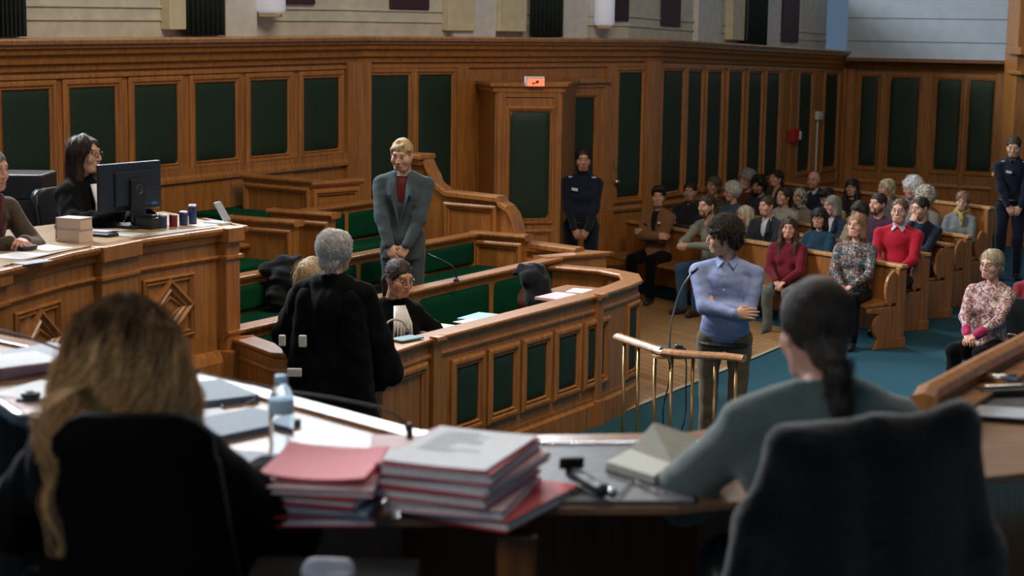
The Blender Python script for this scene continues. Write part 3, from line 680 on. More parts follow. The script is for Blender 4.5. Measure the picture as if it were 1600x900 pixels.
for i, (f, a, c, lab) in enumerate(((f1, 24, 76, 'dark green curtain hanging above the left panelling, leftmost'), (f1, 322, 382, 'dark green curtain beside the cream column above the left panelling'), (f2, 848, 898, 'dark green curtain above the panelling over the double doors'), (f3, 1180, 1215, 'dark green curtain above the narrow panels at right'))):
    u0, u1 = f.u(a), f.u(c); mb = MB(); n = 40; vs = []; fs = []
    for j, z in enumerate((2.87, 3.4, 3.95)):
        for k in range(n+1): vs.append(f.P(u0+(u1-u0)*k/n, z, off+.12+.03*sin(k*1.25)))
    for j in range(2):
        for k in range(n): q = j*(n+1)+k; fs.append((q, q+1, q+n+2, q+n+1))
    mb.add(vs, fs); o = mb.build('curtain', DRK, smooth=True); o.modifiers.new('thick', 'SOLIDIFY').thickness = .02; tag(o, lab, 'curtain')
for i, (f, a, c, z0, lab) in enumerate(((f1, 478, 531, 3.16, 'above the corner of the left panelling'), (f2, 640, 700, 3.13, 'above the panels behind the standing woman'), (f2, 980, 1008, 3.06, 'right of the white wall lamp at centre'), (f3, 1064, 1092, 3.04, 'above the first narrow panels at right'), (f3, 1247, 1271, 2.95, 'rightmost, next to the white boarding'))):
    tag(upbox(f, a, c, z0, 3.8, off+.04, PUR, 'wall_plaque', None, .03), 'dark purple plaque on the upper wall, '+lab, 'plaque')
for f, a, c, z0, lab in ((f1, 436, 466, 3.07, 'left one, above the left panelling'), (f2, 950, 971, 3.0, 'right one, above the middle panelling')):
    u0, u1 = f.u(a), f.u(c); p = f.P((u0+u1)/2, z0, off+.13); r = (u1-u0)/2
    t = thing('wall_lamp', 'white half-cylinder wall lamp on the upper wall, '+lab, 'lamp', p)
    mb = MB(); mb.lathe(p, [(r*.8, 0), (r, .03), (r, .42), (r*.9, .45)]); mb.build('lamp_shade', emis('lamp_white', (.8, .85, 1), .1), t, smooth=True)
    mb = MB(); mb.box((p[0], p[1], p[2]-.02), (r*1.4, r*1.4, .03)); mb.build('bracket', BRASS, t, bevel=.004)
# white boarding at the upper right
pf = Face(W3-np.array([.05, .35]), W4+np.array([.35, -.35]), 0, 0)
mb = MB(); pf.quad(mb, 0, pf.L, 2.60, 5, -.2, .12)
bw = struct(mb.build('wall_boarding', plain('pale_boards', (.42, .5, .58), .55, 0, .05, 5, .06)))
for z in (2.84, 3.18, 3.5):
    mb = MB(); pf.quad(mb, 0, pf.L, z, z+.012, .12, .124); mb.build('joint', plain('joint_grey', (.12, .15, .19), .8), bw)
mb = MB(); pf.quad(mb, 0, pf.L, 2.55, 2.60, 0, .16); struct(mb.build('trim_7', WOODD))
# wall strip and wooden pillar at the right edge
mb = MB(); s5 = Face(W4, W5); s5.quad(mb, 0, s5.L, 0, 6.2, -.2, 0); s5o = struct(mb.build('wall_side', plain('grey_plaster', (.3, .33, .36), .8)))
pp = DY(1577, 300, 24.3); mb = MB(); mb.box((pp[0]+.45, 24.3+.3, 3), (.9, .6, 6)); mb.box((pp[0]+.43, 24.27, 2.75), (1., .7, .1)); mb.box((pp[0]+.43, 24.27, 2.45), (.96, .66, .05)); struct(mb.build('pillar', WOOD, bevel=.01))
# closed volume behind and overhead: floor slab continues, ceiling far above
mb = MB(); mb.box((2, 15, 9.1), (26, 34, .2)); struct(mb.build('ceiling', plain('ceiling_plaster', (.35, .34, .31), .9)))
# ------------------------------------------------------------------ doors
D0 = DY(772, 300, 17.75); D1 = DY(876, 300, 17.9)
ff = Face(D0[:2], D1[:2]); mb = MB(); db = DY(733, 300, 18.85)
ZD = 2.40
mb.prism([tuple(D0[:2]), tuple(D1[:2]), (D1[0]+.25, 19.9), (db[0]+.1, 19.3), tuple(db[:2])], 0, ZD)
pr = [D0[:2], D1[:2]]; mb2 = Face(db[:2], D0[:2])
ff.ring(mb, ff.rect(.02, ff.L-.02, .05, ZD-.06), [(0, 0), (0, .02), (.05, .02), (.06, .035), (.08, .035), (.085, .01)])
mb.sweep([(0, ZD), (.06, ZD), (.06, ZD-.03), (.03, ZD-.05), (.03, ZD-.09), (0, ZD-.1)], [db[:2], D0[:2], D1[:2], (D1[0]+.2, 19.6)])
bo = struct(mb.build('door_1', WOOD))
mb = MB(); ff.quad(mb, .10, ff.L-.10, .05, ZD-.15, .0, .022); a, c = ff.u(802), ff.u(851); ff.ring(mb, ff.rect(a-.05, c+.05, 1.0, 2.12), [(i_, w_+.02) for i_, w_ in FR]); ff.ring(mb, ff.rect(a-.05, c+.05, .2, .85), [(i_, w_+.02) for i_, w_ in FR], True)
lf = mb.build('door_leaf', WOOD, bo); p = MB(); ff.pad(p, a-.05, c+.05, 1.0, 2.12, .026, .02); p.build('leather_panel', LEATH, lf, smooth=True)
for z in (1.3, 2.05): mb = MB(); q = ff.P(ff.L-.09, z, .03); mb.tube([q, (q[0], q[1], z+.1)], .012); mb.build('hinge', BRASS, bo)
# second door in the wall
f = f2; mb = MB(); a, c = f.u(881), f.u(936); f.ring(mb, f.rect(a-.03, c+.08, .02, 2.36), [(0, .0), (0, .05), (.05, .05), (.06, .03), (.08, .02)]); f.quad(mb, a-.05, c+.1, 2.36, 2.42, 0, .09); d2 = struct(mb.build('door_2', WOOD))
mb = MB(); f.quad(mb, a, c, .02, 2.3, 0, .03); b0, b1 = f.u(882), f.u(921); f.ring(mb, f.rect(b0-.04, b1+.04, 1.0, 2.2), [(i_, w_+.03) for i_, w_ in FR]); l2 = mb.build('door_leaf', WOOD, d2)
p = MB(); f.pad(p, b0-.03, b1+.03, 1.0, 2.2, .035, .02); p.build('leather_panel', LEATH, l2, smooth=True)
q = f.P(f.u(958), 1.22, .06); mb = MB(); mb.lathe((q[0], q[1]-.02, q[2]-.03), [(.01, 0), (.03, .01), (.035, .03), (.03, .05), (.01, .06)], 12); mb.build('door_knob', CHROME, d2, smooth=True)
mb = MB(); f.quad(mb, f.u(955), f.u(961), 1.36, 1.46, .0, .04); mb.build('lock_plate', BRASS, d2)
# exit sign
e = ff.P(ff.u(832), 2.44, .05); ea = ff.u(817); eb = ff.u(846)
t = thing('exit_sign', 'glowing red exit sign on top of the projecting door frame', 'sign', (e[0], e[1], 2.36))
mb = MB(); ff.quad(mb, ea, eb, 2.37, 2.47, .0, .09); mb.build('housing', plain('sign_white', (.7, .68, .66), .5), t, bevel=.005)
mb = MB(); ff.quad(mb, ea+.02, eb-.008, 2.375, 2.445, .09, .095); mb.build('lit_face', emis('exit_red', (1, .10, .045), 1.6), t)
mb = MB(); um = (ea+eb)/2; ff.quad(mb, um-.035, um+.015, 2.40, 2.412, .095, .098); ff.quad(mb, um+.005, um+.035, 2.405, 2.432, .095, .098); ff.quad(mb, um-.03, um-.018, 2.385, 2.405, .095, .098); mb.build('pictogram', plain('sign_dark', (.08, .01, .01), .6), t)
# fire call box, sensor on a conduit, chain on the door side
q = f3.P(f3.u(1232), 1.55, .0); t = thing('fire_alarm_box', 'small red fire alarm call box on the panelling behind the audience', 'alarm', q)
mb = MB(); f3.quad(mb, f3.u(1227), f3.u(1237), 1.50, 1.68, 0.035, .12); mb.build('case', plain('alarm_red', (.45, .01, .015), .4), t, bevel=.006)
mb = MB(); f3.quad(mb, f3.u(1235), f3.u(1237.4), 1.53, 1.65, .12, .13); mb.build('label_plate', PAPER, t)
q = f3.P(f3.u(1271), 1.2, .04); t = thing('wall_sensor', 'small cream sensor box on a thin vertical conduit at right', 'sensor', q)
mb = MB(); a = f3.u(1271); mb.tube([f3.P(a, 1.0, .04), f3.P(a, 1.8, .04)], .014); mb.build('conduit', CREAM, t)
mb = MB(); f3.quad(mb, a-.09, a+.09, 1.8, 1.93, .02, .09); mb.build('case', CREAM, t, bevel=.006)
# ================================================================== FURNITURE
O_ = np.array([-.555, 10.93]); u_ = np.array([.5, .866]); n_ = np.array([-.866, .5])
def L(t, n, z=None): p = O_+u_*t+n_*n; return p if z is None else (p[0], p[1], z)
RAIL = [(-.06, -.05), (.035, -.05), (.05, -.035), (.065, -.03), (.075, -.012), (.07, 0), (-.09, 0), (-.1, -.012), (-.09, -.035), (-.06, -.04)]
# ---- lawyers' box
pA = G(376, 526, 1.)[:2]; pB = G(436, 548, 1.)[:2]; pC = G(575, 556, 1.)[:2]; pD = G(663, 527, 1.)[:2]; pE = G(930, 458, 1.)[:2]
e1 = G(968, 446, 1.)[:2]; e2 = G(990, 437, 1.)[:2]; e3 = G(985, 428, 1.)[:2]; pF = G(950, 421, 1.)[:2]; pG = G(845, 412, 1.)[:2]
BX = [pA, pB, pC, pD, pE, e1, e2, e3, pF, pG]
t = thing('lawyers_box', 'curved oak lawyers\' box with narrow green leather front panels', 'barrier', (pD[0], pD[1], 0))
mb = MB(); mb.sweep([(-.04, 0), (.04, 0), (.04, .97), (-.04, .97)], BX); mb.sweep([(.03, 0), (.07, 0), (.07, .17), (.05, .19), (.05, .22), (.03, .22)], BX); mb.sweep([(.03, .86), (.048, .86), (.055, .88), (.048, .9), (.03, .9)], BX); front = mb.build('front_panelling', WOOD, t)
mb = MB(); mb.sweep([(o, h+1.0) for o, h in RAIL], BX); mb.build('top_rail', WOODR, t, smooth=False, bevel=.004)
fb = Face(pD, pE); mbx = MB()
for a, c in ((706, 735), (763, 790), (815, 841), (865, 888), (910, 932)):
    u0, u1 = fb.u(a, 600), fb.u(c, 600); fb.ring(mbx, fb.rect(u0-.03, u1+.03, .36, .76), [(i_*1.2, w_+.04) for i_, w_ in FR]); p = MB(); fb.pad(p, u0-.025, u1+.025, .365, .755, .046, .012); p.build('leather_panel', LEATH, front, smooth=True)
mbx.build('panel_moulding', WOOD, t); mbx = MB(); fc = Face(pC, pD); fc.ring(mbx, fc.rect(.07, fc.L-.12, .32, .8), [(i_*1.2, w_+.04) for i_, w_ in FR], True)
mbx.build('panel_moulding', WOOD, t); mbx = MB(); fa = Face(pB, pC); fa.ring(mbx, fa.rect(.1, .5, .32, .8), [(i_*1.2, w_+.04) for i_, w_ in FR], True); mbx.build('panel_moulding', WOOD, t); mbx = MB(); fa.ring(mbx, fa.rect(.62, fa.L-.1, .32, .8), [(i_*1.2, w_+.04) for i_, w_ in FR], True)
mbx.build('panel_moulding', WOOD, t); mbx = MB(); fe = Face(e1, e2); fe.ring(mbx, fe.rect(.09, fe.L-.05, .3, .8), [(i_, w_+.04) for i_, w_ in FR]); mbx.build('panel_moulding', WOOD, t)
p = MB(); fe.pad(p, .09, fe.L-.05, .3, .8, .045, .012); p.build('leather_panel', LEATH, t, smooth=True)
for q, f_ in ((0, fb), (fb.L-.09, fb)):
    mb = MB(); f_.quad(mb, q, q+.09, 0, .97, .03, .075); f_.quad(mb, q-.01, q+.1, 0, .2, .03, .1); mb.sweep([(.05, .97), (.10, .97), (.105, .985), (.10, 1.006), (.05, 1.006)], [f_.P(q-.01, 0)[:2], f_.P(q+.1, 0)[:2]]); mb.build('pilaster', WOOD, t, bevel=.005)
# writing ledge inside the box
i1, i2 = L(.1, .05), L(2.3, .06); mb = MB(); mb.prism([tuple(L(-.3, .05)), tuple(L(2.35, .05)), tuple(L(2.35, .34)), tuple(L(-.3, .34))], .86, .885)
for tt in (.4, 1.4, 2.2): mb.box(L(tt, .2, .43), (.03, .03, .86))
tag(mb.build('writing_ledge', WOODR, bevel=.004), 'narrow oak writing ledge inside the lawyers\' box front', 'ledge')
# ---- tiers of benches behind
TIER = WOODD
mb = MB(); mb.prism([tuple(L(-1.2, .99)), tuple(L(3.86, .99)), tuple(L(3.86, 2.0)), tuple(L(-1.2, 2.0))], 0, .42); struct(mb.build('floor_tier', VELV))
mb = MB(); mb.prism([tuple(L(-.6, 2.0)), tuple(L(3.86, 2.0)), tuple(L(3.86, 3.15)), tuple(L(1., 3.6)), tuple(L(-.6, 3.4))], 0, .66); struct(mb.build('floor_tier_back', VELV))
def bench(lab, t0, t1, n, z, seatz, floorz, pads, depth=.42, endw=0):
    p = L(t0, n); T = thing('bench', lab, 'bench', (p[0], p[1], floorz))
    F_ = Face(L(t0, n), L(t1, n)); mb = MB(); F_.quad(mb, 0, F_.L, floorz, z-.03, -.05, 0); F_.ring(mb, F_.rect(.03, F_.L-.03, floorz+.1, seatz-.1), FR, True) if seatz-floorz > .3 else None
    mb.build('backrest', WOOD, T)
    mb = MB(); mb.sweep([(o*.8-.02, h+z) for o, h in RAIL], [L(t0-.02, n), L(t1+.02, n)]); mb.build('top_rail', WOODR, T, bevel=.004)
    k = F_.L/pads
    for i in range(pads): p = MB(); F_.pad(p, i*k+.01, (i+1)*k-.01, seatz+.02, z-.075, .0, .03); p.build('back_cushion', VELV, kid(T, 'backrest'), smooth=True)
    mb = MB(); mb.prism([tuple(F_.P(0, 0, .0)[:2]), tuple(F_.P(F_.L, 0, 0)[:2]), tuple(F_.P(F_.L, 0, depth)[:2]), tuple(F_.P(0, 0, depth)[:2])], seatz-.1, seatz-.045); mb.build('seat', WOOD, T)
    mb = MB(); mb.prism([tuple(F_.P(0.02, 0, .02)[:2]), tuple(F_.P(F_.L-.02, 0, .02)[:2]), tuple(F_.P(F_.L-.02, 0, depth-.01)[:2]), tuple(F_.P(0.02, 0, depth-.01)[:2])], seatz-.045, seatz+.015); mb.build('seat_cushion', VELV, kid(T, 'seat'), bevel=.02)
    mb = MB()
    for q in (.15, F_.L/2, F_.L-.15): F_.quad(mb, q-.02, q+.02, floorz, seatz-.1, 0.02, depth-.08)
    mb.build('support', WOOD, T); return T
bench('long bench of the lawyers\' box with green padded back, right behind the seated lawyer', -.85, 3.5, .94, 1.05, .47, 0, 4)
bench('long green padded bench of the dock, behind the standing woman in the grey blazer', -.75, 3.72, 1.88, 1.17, .88, .42, 5, .4)
bench('upper green padded bench behind the standing woman, left of the stepped side wall', 2.32, 3.8, 2.8, 1.42, 1.08, .66, 2, .38)
bench('short green seat below the wooden divider, left of the grey-haired lawyer\'s head', .3, 1.72, 2.85, 1.2, 1.08, .66, 2, .36)
# wall bench with green cushion, against the left panelling
wa, wb = f1.u(300, 330), f1.u(424, 330); T = thing('wall_bench', 'green cushioned bench against the left panelling beside the monitor', 'bench', f1.P(wa, 0, .1))
mb = MB(); f1.quad(mb, wa, wb, 0, 1.20, .01, .60); mb.build('base', WOOD, T, bevel=.005); mb = MB(); f1.quad(mb, wa, wb, 1.20, 1.32, .01, .62); mb.build('seat_cushion', VELV, T, bevel=.02)
mb = MB(); f1.quad(mb, wa-.4, wb+.3, 1.32, 1.60, .0, .02); mb.build('backrest', WOOD, T)
# dividers
def divider(lab, A, B, z, z0, capw=.07, panel=True):
    T = thing('divider', lab, 'partition', (A[0], A[1], z0)); F_ = Face(A, B); mb = MB(); F_.quad(mb, 0, F_.L, z0, z-.04, -.08, 0)
    if panel: F_.ring(mb, F_.rect(.06, F_.L-.06, z0+.1, z-.12), FR, True)
    mb.build('panel', WOOD, T); mb = MB(); mb.sweep([(-.11, z-.045), (.02, z-.045), (.035, z-.02), (.03, z), (-.11, z), (-.12, z-.02)], [A-F_.d*.02, B+F_.d*.03]); mb.build('top_rail', WOODR, T, bevel=.004)
    return T
divider('wooden divider with flat cap left of the hanging black coat', L(1.75, 3.05), L(1.8, 2.42), 1.41, .66)
divider('tall wooden divider against the left panelling', G(380, 272, 1.62)[:2], G(487, 281, 1.62)[:2], 1.62, .0)
A = G(487, 281, 1.62)[:2]; divider('wooden end face of the tall divider, beside the small green panel', A, A+f2.d*-.0+np.array([.38, .42]), 1.60, .0)
divider('low wooden post block between the two upper benches', L(2.25, 3.0), L(2.3, 2.42), 1.43, .66)
# stepped side wall with scrolls at the right end of the tiers
prof = [(.95, 0), (.95, 1.06), (1.45, 1.08), (1.50, 1.10), (1.54, 1.16), (1.56, 1.24), (1.59, 1.32), (1.64, 1.38), (1.72, 1.42), (1.74, 1.46), (2.28, 1.48), (2.31, 1.5), (2.36, 1.53), (2.40, 1.56), (2.43, 1.63), (2.48, 1.70), (2.50, 1.745), (2.70, 1.75), (2.70, 0)]
T = thing('stepped_side_wall', 'oak side wall with scrolled steps closing the right end of the tiered benches', 'partition', L(3.9, 1.9, 0))
mb = MB(); tv = u_*.08; mb.slab([L(3.86, n, z) for n, z in prof], (tv[0], tv[1], 0)); mb.build('panel', WOOD, T)
pts = [(n, z) for n, z in prof[1:-1]]; vs = []; fs = []
for n, z in pts:
    for tt, dz in ((3.82, -.015), (3.82, .02), (3.845, .032), (3.98, .032), (4.0, .02), (4.0, -.015)): vs.append(L(tt, n, z+dz))
for i in range(len(pts)-1):
    for k in range(6): fs.append((i*6+k, (i+1)*6+k, (i+1)*6+(k+1) % 6, i*6+(k+1) % 6))
fs += [tuple(range(6)), tuple(range(len(vs)-6, len(vs)))[::-1]]; mb = MB(); mb.add(vs, fs); mb.build('top_rail', WOODR, T)
mb = MB(); mb.box(L(3.9, 2.6, 1.80), (.2, .26, .05), rz=R(-30)); mb.box(L(3.9, 2.6, 1.755), (.14, .2, .06), rz=R(-30)); mb.build('post_cap', WOOD, T, bevel=.012)
divider('short panelled end of the dock bench, right of the thin microphone', L(3.74, 1.93), L(3.76, 1.42), 1.18, .42)
for A_, B_, z0, z1 in ((L(3.86, 2.25), L(3.86, 1.8), .95, 1.36), (L(3.86, 1.4), L(3.86, 1.05), .3, .92)):
    F_ = Face(A_, B_); mb = MB(); F_.ring(mb, F_.rect(0, F_.L, z0, z1), FR, True); mb.build('moulding', WOOD, T)
# outer front face turning from the side wall corner back to the box
T = thing('corner_barrier', 'low oak barrier joining the stepped side wall to the lawyers\' box', 'barrier', L(3.6, .92, 0))
cA = G(845, 412, 1.0)[:2]; cB = G(934, 395, 1.05)[:2]; cC = L(3.9, 1.55)
mb = MB(); mb.sweep([(-.04, 0), (.04, 0), (.04, 1.03), (-.04, 1.03)], [cA, cB, cC]); mb.build('panel', WOOD, T); mb = MB(); mb.sweep([(o, h+1.06) for o, h in RAIL], [cA, cB, cC]); mb.build('top_rail', WOODR, T, bevel=.004)
# ---- clerk's desk
zt = 1.70; c = [G(-150, 455, zt)[:2], G(0, 419, zt)[:2], G(100, 394, zt)[:2], G(200, 375, zt)[:2], G(345, 355, zt)[:2], G(371, 352, zt)[:2]]
T = thing('clerk_desk', 'raised curved oak desk with diamond-panelled front, monitor and papers on it', 'desk', (c[3][0], c[3][1], 0))
bk = [p+np.array([-.82, .42]) for p in c]; bk[-1] = c[-1]+np.array([-.62, .75])
mb = MB(); mb.prism([tuple(p) for p in c]+[tuple(p) for p in bk[::-1]], zt-.03, zt); mb.build('desk_top', wood('desk_top_pale', (.5, .36, .22), .35, (3, 14, 14)), T)
cw = c+[c[-1]+np.array([-.3, .36])]
mb = MB(); mb.sweep([(-.05, 0), (0, 0), (0, zt-.03), (-.05, zt-.03)], cw); mb.sweep([(-.01, .0), (.06, .0), (.06, .86), (.04, .9), (.02, .93), (-.01, .93)], cw); mb.sweep([(-.01, 1.50), (.012, 1.50), (.02, 1.515), (.012, 1.53), (-.01, 1.53)], cw); mb.build('front_panelling', WOOD, T)
mb = MB(); mb.sweep([(-.03, zt), (.05, zt), (.06, zt-.015), (.05, zt-.04), (.025, zt-.05), (.015, zt-.09), (-.03, zt-.09)], cw); mb.build('top_rail', WOODR, T, bevel=.003)
def diamond(F_, u0, u1, z0, z1):
    mb = MB(); F_.ring(mb, F_.rect(u0, u1, z0, z1), [(0, 0), (0, .012), (.012, .022), (.02, .01), (.03, .01), (.036, .018), (.045, .003)]); um, zm = (u0+u1)/2, (z0+z1)/2
    F_.ring(mb, [(um, z0+.015), (u1-.015, zm), (um, z1-.015), (u0+.015, zm)], [(0, 0), (0, .03), (.018, .036), (.03, .018), (.045, .018), (.055, .03), (.07, .012), (.08, .006)], True)
    if u1-u0 > .3: F_.ring(mb, [(um, z0+.12), (u1-.10, zm), (um, z1-.12), (u0+.10, zm)], [(0, 0), (0, .016), (.012, .02), (.02, .004)])
    return mb.build('diamond_moulding', WOOD, T)
def dsk(a, b, x0, x1, w=.0):
    F_ = Face(a, b); u0, u1 = F_.u(x0, 470), F_.u(x1, 470); diamond(F_, u0, u1, 1.06, 1.45); return F_
dsk(c[1], c[2], 20, 92); F2 = Face(c[3], c[4]); dsk(c[3], c[4], 222, 302); F0 = Face(c[0], c[1]); diamond(F0, .2, F0.L-.12, 1.06, 1.45); Fm = Face(c[2], c[3])
for F_, u0, u1, w in ((Fm, Fm.L-.34, Fm.L+.02, .05), (F2, F2.L-.03, F2.L+.1, .07), (Face(c[1], c[2]), -.1, .03, .02)):
    mb = MB(); F_.quad(mb, u0, u1, .0, zt-.08, -.02, w); F_.quad(mb, u0-.02, u1+.02, .0, .93, -.02, w+.05); F_.quad(mb, u0-.015, u1+.015, 1.50, 1.53, -.02, w+.015); F_.quad(mb, u0-.015, u1+.015, zt-.09, zt+.002, -.02, w+.03); mb.build('pilaster', WOOD, T, bevel=.008)
mb = MB(); mb.prism([tuple(p) for p in bk]+[tuple(p+np.array([-2, 1])) for p in bk[::-1]], 0, .93); struct(mb.build('floor_dais_left', WOODD))
# ---- pews
RW = np.array([-.55, .83]); RW = RW/np.linalg.norm(RW); FCN = np.array([-RW[1], RW[0]])*1.0; FCN = np.array([-.835, -.55])/1.0; FCN /= np.linalg.norm(FCN)
ENDS = [np.array([3.70, 16.2]), np.array([4.16, 17.2]), np.array([4.6, 18.0]), np.array([5.0, 18.8]), np.array([5.47, 19.7])]
def pew(E, ln, z, lab):
    T = thing('pew', lab, 'pew', (E[0], E[1], 0), 'pews of the public seating')
    B = E+RW*ln; F_ = Face(B, E); sg = 1 if F_.n@FCN > 0 else -1
    q = lambda u, zz, w: (*(E+RW*u+FCN*w), zz)
    def bx(u0, u1, z0, z1, w0, w1):
        vs = [q(a, zz, w) for zz in (z0, z1) for (a, w) in ((u0, w0), (u1, w0), (u1, w1), (u0, w1))]; return vs, [(3, 2, 1, 0), (4, 5, 6, 7), (0, 1, 5, 4), (1, 2, 6, 5), (2, 3, 7, 6), (3, 0, 4, 7)]
    mb = MB(); mb.add(*bx(.05, ln, .12, z-.03, -.02, .02)); mb.build('backrest', PEW, T)
    mb = MB(); mb.add(*bx(-.02, ln, z-.035, z, -.045, .045)); mb.build('top_rail', wood('pew_rail', (.5, .27, .11), .25), T, bevel=.008)
    mb = MB(); mb.add(*bx(.05, ln, .40, .435, .0, .42)); mb.build('seat', PEW, T, bevel=.01)
    mb = MB(); mb.add(*bx(.0, .055, 0, z-.035, -.05, .05)); mb.add(*bx(-.01, .065, 0, .1, -.065, .08)); mb.build('end_post', PEW, T, bevel=.006)
    # end panel: lobe above the seat, waisted foot below
    pr_ = [(.05, .43), (.05, .70)]+[(.05+.13*sin(a)+.02, .56+.19*cos(a)) for a in np.linspace(.2, 2.6, 9)]+[(.12, .43)]
    mb = MB(); th = RW*.04; mb.slab([(*(E+RW*.012+FCN*w), zz) for w, zz in pr_], (th[0], th[1], 0)); mb.build('arm_lobe', PEW, T, bevel=.008)
    pr2 = [(.05, 0), (.05, .4), (.42, .4), (.42, .36)]+[(.26+.08*cos(a), .22+.12*sin(a)) for a in np.linspace(1.4, -1.2, 7)]+[(.30, .06), (.33, 0)]
    mb = MB(); mb.slab([(*(E+RW*.012+FCN*w), zz) for w, zz in pr2], (th[0], th[1], 0)); mb.build('end_panel', PEW, T, bevel=.008)
    mb = MB(); mb.add(*bx(ln/2-.02, ln/2+.02, 0, .4, .02, .34)); mb.build('support', PEW, T)
    return T
for i, (E, ln, z, w) in enumerate(zip(ENDS, (4.3, 4.9, 5.1, 5.5, 5.9), (.80, .79, .79, .79, 1.02), ('foremost oak pew, nearest the witness rail, with scrolled end', 'second oak pew from the front, seating the man in the red sweater', 'third oak pew from the front, behind the man in red', 'fourth oak pew from the front, before the yellow-scarfed woman', 'rearmost and tallest oak pew, nearest the back panelling'))): pew(E, ln, z, w)
# ---- witness rail
RP = [G(966, 521, .97), G(1000, 532, .97), G(1040, 544, .97), G(1085, 549, .97), G(1125, 551, .97), G(1163, 555, .97)]
T = thing('witness_rail', 'curved wooden witness rail on thin brass balusters before the man in blue', 'railing', (RP[2][0], RP[2][1], 0))
def smooth_path(P, n=6):
    P = [np.array(p, float) for p in P]; Q = [2*P[0]-P[1]]+P+[2*P[-1]-P[-2]]; out = []
    for i in range(1, len(Q)-2):
        for k in range(n):
            t_ = k/n; out.append(.5*((2*Q[i])+(-Q[i-1]+Q[i+1])*t_+(2*Q[i-1]-5*Q[i]+4*Q[i+1]-Q[i+2])*t_**2+(-Q[i-1]+3*Q[i]-3*Q[i+1]+Q[i+2])*t_**3))
    return out+[P[-1]]
RP = smooth_path(RP, 4)
mb = MB(); mb.sweep([(-.04, .932), (-.045, .945), (-.035, .962), (-.015, .97), (.015, .97), (.035, .962), (.045, .945), (.04, .932)], [p[:2] for p in RP]); mb.build('handrail', wood('rail_pale', (.45, .24, .12), .25), T, bevel=.004)
for x in (976, 998, 1024, 1050, 1083, 1118, 1151):
    for i in range(len(RP)-1):
        a, b = prj((*RP[i][:2], .92))[0], prj((*RP[i+1][:2], .92))[0]
        if a <= x <= b: k = (x-a)/(b-a); p = RP[i]*(1-k)+RP[i+1]*k; break
    mb = MB(); mb.tube([(p[0], p[1], .02), (p[0], p[1], .93)], .011, 10); mb.lathe((p[0], p[1], 0), [(.025, 0), (.025, .02), (.012, .03)], 12); mb.build('baluster', BRASS, T, smooth=True)
sp = G(1050, 552, .93); mb = MB(); mb.prism([(sp[0]+a*.13, sp[1]-.0+b*.07) for a, b in ((-1, -.3), (-.8, -1), (.8, -1), (1, -.3), (1, .8), (-1, .8))], .905, .925); mb.build('shelf', wood('rail_pale', (.45, .24, .12)), T, bevel=.004)
T = thing('desk_microphone', 'long gooseneck microphone on a black box on the witness rail', 'microphone', (sp[0], sp[1], .925))
mb = MB(); mb.box((sp[0], sp[1]-.01, .95), (.17, .09, .045)); mb.box((sp[0]+.04, sp[1]-.02, .98), (.05, .05, .02)); mb.build('base', BLKP, T, bevel=.008)
g = [DY(x, y, sp[1]-.02+d) for x, y, d in ((1046, 544, 0), (1047, 520, 0), (1051, 495, 0), (1058, 468, -.0), (1068, 445, -.02), (1080, 428, -.03), (1084, 424, -.03))]
mb = MB(); mb.tube(g, .0065, 8); mb.build('gooseneck', plain('dull_metal', (.25, .27, .3), .35, .8), T, smooth=True); mb = MB(); mb.tube([g[-2], g[-1], g[-1]+np.array([.025, 0, .022])], [.008, .012, .01], 8); mb.build('capsule', BLKP, T, smooth=True)
for k, (x0, lab) in enumerate(((1043, 'black cable hanging straight below the microphone box'), (1066, 'thin black cable looped beside the balusters of the witness rail'))):
    a = DY(x0, 552, sp[1]+.02); mb = MB(); pts = [a+np.array([.02*sin(i*.9+k*2)+(.05*sin(i*.5) if k else 0), 0, -i*.075]) for i in range(12)]; pts[-1][2] = max(pts[-1][2], .01)
    mb.tube(pts, .005, 6); tag(mb.build('cable', BLKP), lab, 'cable')
# ---- judges' bench in the foreground
zj = 1.88; far = [G(-160, 500, zj)[:2], G(0, 534, zj)[:2], G(335, 600, zj)[:2], G(640, 683, zj)[:2], G(760, 694, zj)[:2], G(1085, 688, zj)[:2], G(1430, 636, zj)[:2], G(1600, 560, zj)[:2], G(1750, 500, zj)[:2]]
near = [np.array([2.75, 5.35]), np.array([1.9, 4.75]), np.array([1.35, 4.2]), G(1060, 792, zj)[:2], G(832, 793, zj)[:2], np.array([.04, 3.70]), np.array([-.42, 3.68]), np.array([-.85, 4.05]), np.array([-1.5, 4.62]), np.array([-2.6, 5.3])]
T = thing('judges_bench', 'long curved judges\' bench in the foreground, covered with papers', 'desk', (0, 4.2, 1.12))
mb = MB(); mb.prism([tuple(p) for p in far]+[tuple(p) for p in near], zj-.02, zj); mb.build('desk_top', wood('judge_top', (.27, .145, .075), .5, (3, 9, 9)), T, bevel=.004)
mb = MB(); mb.sweep([(-.03, zj+.012), (.045, zj+.012), (.06, zj-.005), (.045, zj-.04), (.02, zj-.06), (.0, zj-.1), (-.03, zj-.1)], far[::-1]); mb.build('edge_rail', wood('judge_rail', (.42, .19, .075), .28), T, bevel=.004)
mb = MB(); mb.sweep([(-.03, 0), (.0, 0), (.0, zj-.04), (-.03, zj-.04)], far[::-1]); mb.build('front_panelling', WOODD, T)
for x, y in ((.02, 3.75), (-1.6, 4.85), (1.75, 4.75)): mb = MB(); mb.box((x, y, 1.12+.36), (.09, .1, .72)); mb.build('leg', WOODD, T, bevel=.01)
mb = MB(); mb.prism([tuple(p+np.array([0, -.02])) for p in far]+[(3.5, -1.5), (-3.5, -1.5)], 0, 1.12); struct(mb.build('floor_dais', plain('dais_carpet', (.02, .02, .025), .95)))
